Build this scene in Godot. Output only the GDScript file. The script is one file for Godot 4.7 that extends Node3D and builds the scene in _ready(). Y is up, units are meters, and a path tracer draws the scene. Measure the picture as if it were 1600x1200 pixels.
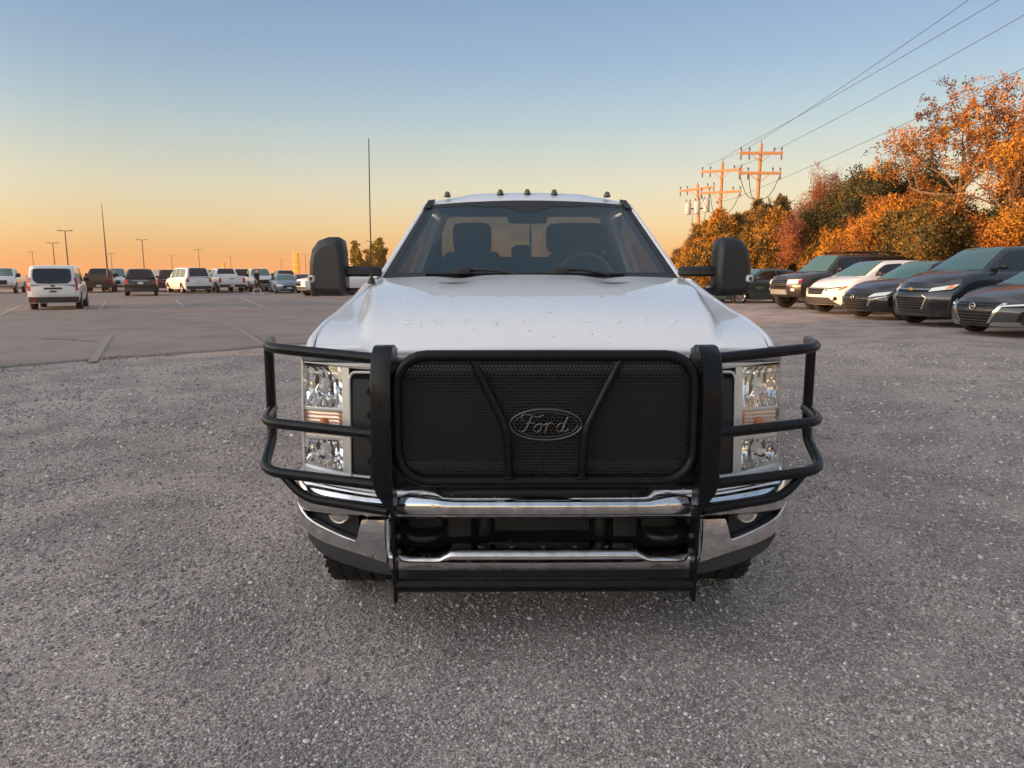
extends Node3D
# A white pickup truck with a black grille guard on a gravel lot at sundown, rows of parked cars, utility poles and autumn trees.

var M := {}
var used := {}
var rng := RandomNumberGenerator.new()
var land := FastNoiseLite.new()

# ---------------------------------------------------------------- mesh helpers
class B:
	var st := SurfaceTool.new()
	var g := 0
	func _init() -> void:
		st.begin(Mesh.PRIMITIVE_TRIANGLES)
	func tri(a: Vector3, b: Vector3, c: Vector3) -> void:
		st.set_smooth_group(g)
		st.add_vertex(a)
		st.set_smooth_group(g)
		st.add_vertex(b)
		st.set_smooth_group(g)
		st.add_vertex(c)
	func quad(a: Vector3, b: Vector3, c: Vector3, d: Vector3) -> void:
		tri(a, b, c)
		tri(a, c, d)
	func grid(rows: Array, closed := false) -> void:
		g += 1
		for i in rows.size() - 1:
			var p: PackedVector3Array = rows[i]
			var q: PackedVector3Array = rows[i + 1]
			var n := p.size()
			for j in (n if closed else n - 1):
				var k := (j + 1) % n
				quad(p[j], p[k], q[k], q[j])
	func fan(ring: PackedVector3Array) -> void:
		g += 1
		var c := Vector3.ZERO
		for p in ring:
			c += p
		c /= ring.size()
		for j in ring.size():
			tri(c, ring[j], ring[(j + 1) % ring.size()])
	func slab(rows: Array, back: Vector3) -> void:   # a curved panel with thickness: face, skirt and rear
		grid(rows)
		var n := rows.size()
		var edge := PackedVector3Array()
		var first: PackedVector3Array = rows[0]
		var last: PackedVector3Array = rows[n - 1]
		for j in first.size():
			edge.append(first[j])
		for i in range(1, n):
			var r: PackedVector3Array = rows[i]
			edge.append(r[r.size() - 1])
		for j in range(last.size() - 2, -1, -1):
			edge.append(last[j])
		for i in range(n - 2, 0, -1):
			var r2: PackedVector3Array = rows[i]
			edge.append(r2[0])
		var under := PackedVector3Array()
		for p in edge:
			under.append(p + back)
		grid([edge, under], true)
		var rear := []
		for r3 in rows:
			var s := PackedVector3Array()
			var r4: PackedVector3Array = r3
			for p in r4:
				s.append(p + back)
			rear.append(s)
		grid(rear)
	func tube(path: PackedVector3Array, radii, sides := 10, shut := false) -> void:
		var rings := []
		var n := path.size()
		var side := Vector3.ZERO
		for i in n:
			var d: Vector3
			if shut:
				d = path[(i + 1) % n] - path[(i - 1 + n) % n]
			else:
				d = path[mini(i + 1, n - 1)] - path[maxi(i - 1, 0)]
			d = d.normalized()
			if side == Vector3.ZERO:
				side = d.cross(Vector3.UP if absf(d.y) < 0.9 else Vector3.RIGHT).normalized()
			side = (side - d * side.dot(d)).normalized()
			var other := d.cross(side)
			var r: float = radii if radii is float else radii[i]
			var ring := PackedVector3Array()
			for k in sides:
				var a := TAU * k / sides
				ring.append(path[i] + (side * cos(a) + other * sin(a)) * r)
			rings.append(ring)
		if shut:
			rings.append(rings[0])
		grid(rings, true)
		if not shut:
			fan(rings[0])
			fan(rings[n - 1])
	func box(c: Vector3, s: Vector3, b := Basis.IDENTITY, bevel := 0.0) -> void:
		var h := s / 2
		if bevel <= 0.0:
			var v := PackedVector3Array()
			for i in 8:
				v.append(c + b * Vector3(h.x if i & 1 else -h.x, h.y if i & 2 else -h.y, h.z if i & 4 else -h.z))
			for f in [[0, 1, 3, 2], [5, 4, 6, 7], [4, 0, 2, 6], [1, 5, 7, 3], [2, 3, 7, 6], [4, 5, 1, 0]]:
				g += 1
				quad(v[f[0]], v[f[1]], v[f[2]], v[f[3]])
			return
		var rings := []   # rounded along the upright edges, chamfered at top and bottom
		for lv in [[-h.y, bevel], [-h.y + bevel, 0.0], [h.y - bevel, 0.0], [h.y, bevel]]:
			var ring := PackedVector3Array()
			for q in 4:
				for k in 3:
					var a := PI / 2 * q + PI / 4 * k
					var o := Vector2(h.x - bevel, h.z - bevel) * Vector2(1 if q in [0, 3] else -1, 1 if q < 2 else -1)
					var rr: float = bevel - lv[1]
					ring.append(c + b * Vector3(o.x + cos(a) * rr, lv[0], o.y + sin(a) * rr))
			rings.append(ring)
		for i in 3:
			grid([rings[i], rings[i + 1]], true)
		fan(rings[0])
		fan(rings[3])
	func lathe(profile: Array, at: Transform3D, sides := 20) -> void:   # [radius, along the local y]
		var rings := []
		for p in profile:
			var ring := PackedVector3Array()
			for k in sides:
				var a := TAU * k / sides
				ring.append(at * Vector3(cos(a) * p[0], p[1], sin(a) * p[0]))
			rings.append(ring)
		grid(rings, true)
	func hard_lathe(profile: Array, at: Transform3D, sides := 20) -> void:
		for i in profile.size() - 1:
			lathe([profile[i], profile[i + 1]], at, sides)
	func prism(pts: PackedVector2Array, depth: float, at: Transform3D) -> void:   # outline in local xy, extruded towards -z
		var f := PackedVector3Array()
		var k := PackedVector3Array()
		for p in pts:
			f.append(at * Vector3(p.x, p.y, 0))
			k.append(at * Vector3(p.x, p.y, -depth))
		var t := Geometry2D.triangulate_polygon(pts)
		g += 1
		for i in range(0, t.size(), 3):
			tri(f[t[i]], f[t[i + 1]], f[t[i + 2]])
		g += 1
		for i in range(0, t.size(), 3):
			tri(k[t[i + 2]], k[t[i + 1]], k[t[i]])
		for i in pts.size():
			var j := (i + 1) % pts.size()
			g += 1
			quad(f[i], f[j], k[j], k[i])
	func done() -> ArrayMesh:
		st.index()
		st.generate_normals()
		return st.commit()

func curve(points: Array, corner: float, steps := 5) -> PackedVector3Array:   # a path with rounded corners
	var out := PackedVector3Array()
	for i in points.size():
		var p: Vector3 = points[i]
		if i == 0 or i == points.size() - 1:
			out.append(p)
			continue
		var a: Vector3 = points[i - 1]
		var c: Vector3 = points[i + 1]
		var r := minf(corner, minf(p.distance_to(a), p.distance_to(c)) * 0.48)
		var s := p + (a - p).normalized() * r
		var e := p + (c - p).normalized() * r
		for k in steps + 1:
			var t := float(k) / steps
			out.append(s.lerp(p, t).lerp(p.lerp(e, t), t))
	return out

func round_loop(hx: float, y0: float, y1: float, r: float, z: float, steps := 6) -> PackedVector3Array:
	var out := PackedVector3Array()
	for q in 4:
		var cx := (hx - r) * (1 if q in [0, 3] else -1)
		var cy := (y1 - r) if q < 2 else (y0 + r)
		for k in steps + 1:
			var a := PI / 2 * q + PI / 2 * k / steps
			out.append(Vector3(cx + cos(a) * r, cy + sin(a) * r, z))
	return out

func pw(pts: Array, x: float) -> float:   # smooth curve through [x, y] pairs
	var n := pts.size()
	if x <= pts[0][0]:
		return pts[0][1]
	if x >= pts[n - 1][0]:
		return pts[n - 1][1]
	var i := 0
	while x > pts[i + 1][0]:
		i += 1
	var x0: float = pts[i][0]
	var x1: float = pts[i + 1][0]
	var y0: float = pts[i][1]
	var y1: float = pts[i + 1][1]
	var m := (y1 - y0) / (x1 - x0)
	var m0 := m
	var m1 := m
	if i > 0:
		var ml: float = (y0 - pts[i - 1][1]) / (x0 - pts[i - 1][0])
		m0 = 0.0 if ml * m <= 0.0 else 2.0 * ml * m / (ml + m)
	if i < n - 2:
		var mr: float = (pts[i + 2][1] - y1) / (pts[i + 2][0] - x1)
		m1 = 0.0 if mr * m <= 0.0 else 2.0 * mr * m / (mr + m)
	var t := (x - x0) / (x1 - x0)
	var w := x1 - x0
	return y0 * (1 + 2 * t) * (1 - t) * (1 - t) + m0 * w * t * (1 - t) * (1 - t) + y1 * t * t * (3 - 2 * t) + m1 * w * t * t * (t - 1)

func lin(pts: Array, x: float) -> float:
	if x <= pts[0][0]:
		return pts[0][1]
	for i in pts.size() - 1:
		if x <= pts[i + 1][0]:
			return lerpf(pts[i][1], pts[i + 1][1], (x - pts[i][0]) / (pts[i + 1][0] - pts[i][0]))
	return pts[-1][1]

# ---------------------------------------------------------------- naming helpers
func numbered(called: String) -> String:
	var n: int = used.get(called, 0)
	used[called] = n + 1
	return called if n == 0 else "%s_%03d" % [called, n]

func thing(called: String, label: String, category: String, at := Vector3.ZERO, turn := 0.0, group := "") -> Node3D:
	var o := Node3D.new()
	o.name = numbered(called)
	add_child(o)
	o.position = at
	o.rotation.y = turn
	tag(o, label, category, group)
	return o

func tag(o: Node, label: String, category: String, group := "") -> void:
	o.set_meta("label", label)
	o.set_meta("category", category)
	if group:
		o.set_meta("group", group)

func part(called: String, b, mat, parent: Node) -> MeshInstance3D:
	var o := MeshInstance3D.new()
	o.mesh = b.done() if b is B else b
	o.material_override = M[mat] if mat is String else mat
	var n := 0
	var want := called
	while parent.has_node(NodePath(want)):
		n += 1
		want = "%s_%03d" % [called, n]
	o.name = want
	parent.add_child(o, true)
	return o

func holder(called: String, parent: Node) -> Node3D:
	var o := Node3D.new()
	var n := 0
	var want := called
	while parent.has_node(NodePath(want)):
		n += 1
		want = "%s_%03d" % [called, n]
	o.name = want
	parent.add_child(o, true)
	return o

func structure(called: String, b, mat) -> MeshInstance3D:
	var o := part(called, b, mat, self)
	o.set_meta("kind", "structure")
	return o

func copy_of(o: Node3D, label: String, at: Vector3, turn: float, group := "") -> Node3D:
	var c: Node3D = o.duplicate()
	c.name = numbered(String(o.name).rstrip("0123456789").trim_suffix("_"))
	add_child(c)
	c.position = at
	c.rotation.y = turn
	c.set_meta("label", label)
	if group:
		c.set_meta("group", group)
	return c

# ---------------------------------------------------------------- materials
func mat(called: String, c: Color, rough := 0.6, metal := 0.0, spec := 0.5) -> StandardMaterial3D:   # c: linear base colour
	var m := StandardMaterial3D.new()
	m.albedo_color = c.linear_to_srgb()
	m.roughness = rough
	m.metallic = metal
	m.metallic_specular = spec
	M[called] = m
	return m

func noise_tex(freq: float, kind: int, seed_: int, size: int, ramp: Gradient = null, octaves := 4, ret := -1) -> NoiseTexture2D:
	var n := FastNoiseLite.new()
	n.noise_type = kind
	n.frequency = freq
	n.seed = seed_
	n.fractal_octaves = octaves
	if ret >= 0:
		n.cellular_return_type = ret
		n.fractal_type = FastNoiseLite.FRACTAL_NONE
	var t := NoiseTexture2D.new()
	t.width = size
	t.height = size
	t.seamless = true
	t.noise = n
	if ramp:
		t.color_ramp = ramp
	return t

func ramp(stops: Array) -> Gradient:   # [offset, linear grey or colour]
	var gr := Gradient.new()
	var off := PackedFloat32Array()
	var col := PackedColorArray()
	for s in stops:
		off.append(s[0])
		col.append((s[1] if s[1] is Color else Color(s[1], s[1], s[1])).linear_to_srgb())
	gr.offsets = off
	gr.colors = col
	return gr

func raw_ramp(stops: Array) -> Gradient:   # plain values, for roughness
	var gr := Gradient.new()
	var off := PackedFloat32Array()
	var col := PackedColorArray()
	for s in stops:
		off.append(s[0])
		col.append(Color(s[1], s[1], s[1]))
	gr.offsets = off
	gr.colors = col
	return gr

func world_map(m: StandardMaterial3D, tile: float) -> void:
	m.uv1_triplanar = true
	m.uv1_world_triplanar = true
	m.uv1_scale = Vector3.ONE / tile

func own_map(m: StandardMaterial3D, tile: float) -> void:
	m.uv1_triplanar = true
	m.uv1_scale = Vector3.ONE / tile

func materials() -> void:
	var paint := mat("white_paint", Color(0.80, 0.785, 0.775), 0.32)
	paint.clearcoat_enabled = true
	paint.clearcoat = 0.8
	paint.clearcoat_roughness = 0.04
	# road film and insect specks on the paint
	paint.albedo_texture = noise_tex(0.012, FastNoiseLite.TYPE_SIMPLEX, 5, 1024, ramp([[0.0, Color(0.95, 0.945, 0.94)], [0.45, Color(0.98, 0.98, 0.98)], [1.0, Color(1, 1, 1)]]), 5)
	own_map(paint, 1.7)
	mat("guard_black", Color(0.012, 0.013, 0.015), 0.42)
	M.guard_black.albedo_texture = noise_tex(0.02, FastNoiseLite.TYPE_SIMPLEX, 8, 512, ramp([[0.0, 0.6], [0.5, 0.85], [0.62, 1.0], [1.0, Color(1, 0.9, 0.8)]]), 4)
	M.guard_black.metallic_specular = 0.34
	M.guard_black.albedo_color = Color(0.0055, 0.006, 0.007).linear_to_srgb()
	own_map(M.guard_black, 0.8)
	M.guard_black.roughness_texture = noise_tex(0.03, FastNoiseLite.TYPE_SIMPLEX, 18, 512, raw_ramp([[0.0, 0.22], [0.5, 0.32], [1.0, 0.55]]), 4)
	M.guard_black.roughness = 1.0
	mat("mesh_black", Color(0.012, 0.0108, 0.0095), 0.55, 0.0, 0.4)
	mat("trim_black", Color(0.012, 0.012, 0.013), 0.5)
	mat("gloss_black", Color(0.008, 0.008, 0.009), 0.08)
	mat("plastic_grey", Color(0.035, 0.035, 0.036), 0.6)
	mat("deep_black", Color(0.004, 0.004, 0.004), 0.9)
	mat("interior", Color(0.02, 0.022, 0.024), 0.85)
	mat("interior_light", Color(0.12, 0.12, 0.115), 0.9)
	mat("rubber", Color(0.014, 0.014, 0.014), 0.85)
	var ch := mat("chrome", Color(0.76, 0.76, 0.76), 0.10, 1.0)
	ch.roughness_texture = noise_tex(0.02, FastNoiseLite.TYPE_SIMPLEX, 21, 512, raw_ramp([[0.0, 0.05], [0.45, 0.09], [0.7, 0.2], [1.0, 0.45]]), 5)
	ch.roughness = 1.0
	ch.albedo_texture = noise_tex(0.018, FastNoiseLite.TYPE_SIMPLEX, 22, 512, ramp([[0.0, Color(0.6, 0.56, 0.52)], [0.45, Color(0.92, 0.91, 0.9)], [1.0, Color(1, 1, 1)]]), 5)
	own_map(ch, 0.9)
	mat("silver", Color(0.55, 0.55, 0.55), 0.25, 1.0)
	mat("reflector", Color(0.9, 0.9, 0.9), 0.06, 1.0)
	mat("bezel", Color(0.62, 0.6, 0.57), 0.32, 0.3)
	mat("brow", Color(0.4, 0.41, 0.43), 0.12, 0.8)
	mat("interior_mid", Color(0.07, 0.072, 0.075), 0.5)
	mat("alloy", Color(0.4, 0.4, 0.41), 0.35, 0.9)
	mat("steel_dark", Color(0.06, 0.055, 0.05), 0.6, 0.4)
	mat("amber", Color(0.85, 0.28, 0.07), 0.2)
	mat("tail_red", Color(0.35, 0.012, 0.012), 0.15)
	mat("plate", Color(0.6, 0.6, 0.6), 0.5)
	mat("lamp_white", Color(0.75, 0.75, 0.72), 0.2)
	var gl := StandardMaterial3D.new()
	gl.transparency = BaseMaterial3D.TRANSPARENCY_ALPHA
	gl.albedo_color = Color(0.9, 0.9, 0.9, 0.02)
	gl.roughness = 0.02
	M.clear_glass = gl
	var g2 := StandardMaterial3D.new()
	g2.transparency = BaseMaterial3D.TRANSPARENCY_ALPHA
	g2.albedo_color = Color(0.12, 0.2, 0.2, 0.42)
	g2.roughness = 0.03
	M.tint_glass = g2
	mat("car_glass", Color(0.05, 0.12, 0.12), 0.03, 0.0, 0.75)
	mat("dark_glass", Color(0.006, 0.008, 0.01), 0.04, 0.0, 0.6)
	for c in [["black", Color(0.006, 0.007, 0.009)], ["navy_black", Color(0.008, 0.011, 0.017)], ["grey", Color(0.035, 0.037, 0.04)], ["brown_grey", Color(0.028, 0.023, 0.02)], ["pearl", Color(0.72, 0.71, 0.69)], ["van_white", Color(0.74, 0.73, 0.72)], ["silver_paint", Color(0.42, 0.43, 0.45)], ["blue_grey", Color(0.10, 0.14, 0.2)], ["maroon", Color(0.06, 0.012, 0.012)], ["teal", Color(0.012, 0.03, 0.034)], ["umber", Color(0.02, 0.0175, 0.016)], ["red", Color(0.3, 0.015, 0.012)]]:
		var pm := mat("car_" + c[0], c[1], 0.3)
		pm.clearcoat_enabled = true
		pm.clearcoat = 0.8
		pm.clearcoat_roughness = 0.05
	mat("amber_bowl", Color(0.92, 0.66, 0.52), 0.12, 0.9)
	mat("badge_metal", Color(0.14, 0.136, 0.132), 0.3, 0.9)
	mat("fog_glass", Color(0.55, 0.5, 0.45), 0.12, 0.6)
	mat("mirror_black", Color(0.016, 0.016, 0.017), 0.45)
	mat("lamp_dark", Color(0.05, 0.05, 0.052), 0.08, 0.3)
	mat("gold", Color(0.6, 0.38, 0.14), 0.3, 0.7)
	mat("silver_panel", Color(0.3, 0.3, 0.31), 0.35, 0.3)
	mat("smoke", Color(0.10, 0.075, 0.05), 0.12)
	for gk in [["shield_glass", Color(0.05, 0.27, 0.34, 0.33)], ["tint_rear", Color(0.17, 0.32, 0.24, 0.60)], ["side_tint", Color(0.10, 0.2, 0.19, 0.62)]]:
		var gg := StandardMaterial3D.new()
		gg.transparency = BaseMaterial3D.TRANSPARENCY_ALPHA
		gg.albedo_color = gk[1]
		gg.roughness = 0.02
		M[gk[0]] = gg
	mat("pole_wood", Color(0.40, 0.20, 0.095), 0.9)
	mat("pole_steel", Color(0.13, 0.11, 0.09), 0.7)
	mat("transformer", Color(0.42, 0.42, 0.4), 0.5)
	mat("ceramic", Color(0.12, 0.08, 0.06), 0.3)
	mat("wire", Color(0.04, 0.04, 0.045), 0.7)
	mat("sign_yellow", Color(0.75, 0.42, 0.06), 0.6)
	mat("sign_white", Color(0.7, 0.68, 0.65), 0.6)
	mat("sign_red", Color(0.5, 0.06, 0.04), 0.6)
	mat("wall_tan", Color(0.6, 0.38, 0.16), 0.85)
	mat("wall_grey", Color(0.3, 0.29, 0.28), 0.85)
	mat("roof_grey", Color(0.16, 0.15, 0.15), 0.85)
	mat("skin", Color(0.5, 0.3, 0.2), 0.6)
	mat("cloth_black", Color(0.012, 0.012, 0.014), 0.9)
	mat("cloth_grey", Color(0.03, 0.03, 0.032), 0.9)
	mat("hair", Color(0.015, 0.01, 0.008), 0.7)
	mat("shoe", Color(0.5, 0.48, 0.46), 0.7)
	var bark := mat("bark", Color(0.20, 0.13, 0.085), 0.95)
	bark.albedo_texture = noise_tex(0.05, FastNoiseLite.TYPE_SIMPLEX, 31, 256, ramp([[0.0, 0.45], [0.5, 0.8], [1.0, 1.0]]))
	own_map(bark, 1.0)
	var leaf := mat("leaf", Color(1, 1, 1), 0.7)
	leaf.vertex_color_use_as_albedo = true
	leaf.cull_mode = BaseMaterial3D.CULL_DISABLED
	leaf.backlight_enabled = true
	leaf.backlight = Color(0.22, 0.22, 0.22)
	var stone := mat("stone", Color(1, 1, 1), 0.9)
	stone.vertex_color_use_as_albedo = true
	# gravel: cell tones for the stones, patches of trodden fines over them
	var gv := mat("gravel", Color(1, 1, 1), 0.95, 0.0, 0.3)
	gv.vertex_color_use_as_albedo = true
	gv.albedo_texture = noise_tex(0.12, FastNoiseLite.TYPE_CELLULAR, 3, 2048, ramp([[0.0, Color(0.18, 0.165, 0.155)], [0.18, Color(0.38, 0.355, 0.335)], [0.5, Color(0.50, 0.46, 0.44)], [0.82, Color(0.62, 0.575, 0.545)], [0.92, Color(0.92, 0.86, 0.80)], [1.0, Color(1, 0.95, 0.9)]]), 1, FastNoiseLite.RETURN_CELL_VALUE)
	world_map(gv, 1.7)
	gv.normal_enabled = true
	var nt := noise_tex(0.12, FastNoiseLite.TYPE_CELLULAR, 3, 2048, null, 1, FastNoiseLite.RETURN_DISTANCE)
	nt.as_normal_map = true
	nt.bump_strength = 5.0
	gv.normal_texture = nt
	gv.normal_scale = 1.0
	gv.detail_enabled = true
	gv.detail_uv_layer = BaseMaterial3D.DETAIL_UV_2
	gv.detail_blend_mode = BaseMaterial3D.BLEND_MODE_MUL
	gv.detail_albedo = noise_tex(0.006, FastNoiseLite.TYPE_SIMPLEX, 12, 1024, ramp([[0.0, Color(0.66, 0.65, 0.65)], [0.42, Color(0.86, 0.85, 0.845)], [0.6, Color(1, 0.97, 0.95)], [1.0, Color(1, 1, 1)]]), 6)
	gv.uv2_triplanar = true
	gv.uv2_world_triplanar = true
	gv.uv2_scale = Vector3.ONE / 7.3
	var asf := mat("asphalt", Color(1, 1, 1), 0.92, 0.0, 0.35)
	asf.vertex_color_use_as_albedo = true
	asf.albedo_texture = noise_tex(0.13, FastNoiseLite.TYPE_CELLULAR, 14, 1024, ramp([[0.0, Color(0.55, 0.54, 0.54)], [0.5, Color(0.8, 0.78, 0.77)], [0.95, Color(0.9, 0.88, 0.86)], [1.0, Color(1, 1, 1)]]), 1, FastNoiseLite.RETURN_CELL_VALUE)
	world_map(asf, 1.9)
	asf.detail_enabled = true
	asf.detail_uv_layer = BaseMaterial3D.DETAIL_UV_2
	asf.detail_blend_mode = BaseMaterial3D.BLEND_MODE_MUL
	asf.detail_albedo = noise_tex(0.008, FastNoiseLite.TYPE_SIMPLEX, 15, 1024, ramp([[0.0, 0.74], [0.35, 0.89], [0.55, 0.97], [1.0, 1.0]]), 6)
	asf.uv2_triplanar = true
	asf.uv2_world_triplanar = true
	asf.uv2_scale = Vector3.ONE / 19.0
	var ln := mat("line_paint", Color(0.4, 0.37, 0.33), 0.85)
	ln.albedo_texture = noise_tex(0.05, FastNoiseLite.TYPE_SIMPLEX, 17, 512, ramp([[0.0, Color(0.35, 0.33, 0.32)], [0.4, Color(0.5, 0.48, 0.46)], [0.55, Color(1, 1, 1)], [1.0, Color(1, 1, 1)]]), 5)
	world_map(ln, 2.3)
	mat("worn_paint", Color(0.215, 0.195, 0.18), 0.9)

# ---------------------------------------------------------------- sky, sun, camera
const SUN := Vector3(-0.9, 0.06, 0.36)

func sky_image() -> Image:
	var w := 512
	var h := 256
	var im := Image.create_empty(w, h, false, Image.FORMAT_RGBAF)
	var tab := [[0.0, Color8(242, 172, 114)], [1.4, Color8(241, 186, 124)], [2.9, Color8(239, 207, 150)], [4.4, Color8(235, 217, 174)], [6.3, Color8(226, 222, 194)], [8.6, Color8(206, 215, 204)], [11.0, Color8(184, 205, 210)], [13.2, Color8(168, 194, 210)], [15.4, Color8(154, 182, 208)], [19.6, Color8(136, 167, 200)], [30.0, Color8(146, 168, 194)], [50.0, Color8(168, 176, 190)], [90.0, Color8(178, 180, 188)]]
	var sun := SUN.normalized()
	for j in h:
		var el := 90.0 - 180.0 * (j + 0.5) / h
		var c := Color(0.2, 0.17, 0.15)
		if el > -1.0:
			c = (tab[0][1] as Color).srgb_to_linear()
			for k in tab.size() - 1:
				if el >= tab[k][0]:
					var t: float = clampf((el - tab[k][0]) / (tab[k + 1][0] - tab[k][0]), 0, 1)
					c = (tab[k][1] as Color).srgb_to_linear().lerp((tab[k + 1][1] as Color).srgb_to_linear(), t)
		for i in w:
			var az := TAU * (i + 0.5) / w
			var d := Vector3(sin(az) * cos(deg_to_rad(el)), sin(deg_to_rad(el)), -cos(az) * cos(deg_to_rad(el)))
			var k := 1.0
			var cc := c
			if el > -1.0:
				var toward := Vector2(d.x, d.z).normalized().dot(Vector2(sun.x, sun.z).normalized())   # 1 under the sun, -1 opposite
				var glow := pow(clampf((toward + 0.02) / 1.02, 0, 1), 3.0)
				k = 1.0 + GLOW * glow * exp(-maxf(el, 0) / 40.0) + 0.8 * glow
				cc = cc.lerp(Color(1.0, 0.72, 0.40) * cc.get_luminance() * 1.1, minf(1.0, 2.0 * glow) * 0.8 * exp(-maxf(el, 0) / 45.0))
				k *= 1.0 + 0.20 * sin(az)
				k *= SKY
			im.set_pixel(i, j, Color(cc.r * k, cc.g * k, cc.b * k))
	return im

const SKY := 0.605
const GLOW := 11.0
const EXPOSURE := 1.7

func _ready() -> void:
	rng.seed = 77
	land.seed = 4
	land.frequency = 0.35
	var cam := Camera3D.new()
	cam.name = "camera"
	cam.fov = 56.83
	cam.near = 0.05
	cam.far = 6000.0
	cam.position = Vector3(0, 1.5, 0)
	cam.rotation = Vector3(-atan(173.0 / 1109.0), -atan(8.0 / 1109.0), 0)
	add_child(cam)
	cam.current = true
	var env := Environment.new()
	env.background_mode = Environment.BG_SKY
	var sky := Sky.new()
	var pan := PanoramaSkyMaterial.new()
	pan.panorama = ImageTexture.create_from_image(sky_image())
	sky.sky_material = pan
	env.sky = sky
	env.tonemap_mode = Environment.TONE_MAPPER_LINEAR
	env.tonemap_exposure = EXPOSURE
	env.sdfgi_enabled = true
	env.ssao_enabled = true
	env.ssil_enabled = true
	env.fog_enabled = true
	env.fog_density = 0.0004
	env.fog_light_color = Color(0.95, 0.75, 0.55)
	var we := WorldEnvironment.new()
	we.name = "world_environment"
	we.environment = env
	add_child(we)
	var sun := DirectionalLight3D.new()
	sun.name = "sun"
	sun.light_energy = 1.6
	sun.light_color = Color(1.0, 0.51, 0.2).linear_to_srgb()
	sun.light_angular_distance = 0.5
	sun.shadow_enabled = true
	add_child(sun)
	sun.look_at_from_position(Vector3.ZERO, -SUN, Vector3.UP)
	materials()
	ground()
	buildings()
	trees()
	poles()
	truck()
	right_row()
	left_rows()
	person()
	pebbles()

# ---------------------------------------------------------------- the setting
func fall(x: float, z: float) -> float:   # the lot is level; the land beyond it falls away
	var d := Vector2(x, z).length()
	return -7.0 * smoothstep(78.0, 260.0, d) * (1.0 - 0.75 * smoothstep(0.0, 40.0, x)) + 0.30 * smoothstep(2.5, 8.5, x) * (1.0 - smoothstep(60.0, 120.0, d))

func lie(x: float, z: float) -> float:
	var d := Vector2(x, z).length()
	var calm := smoothstep(0.6, 2.2, absf(x - 0.13)) if z > -9.0 and z < -2.0 else 1.0
	return 0.008 * land.get_noise_2d(x * 2.2, z * 2.2) * calm * (1.0 - smoothstep(6, 14, d)) + fall(x, z)

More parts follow.
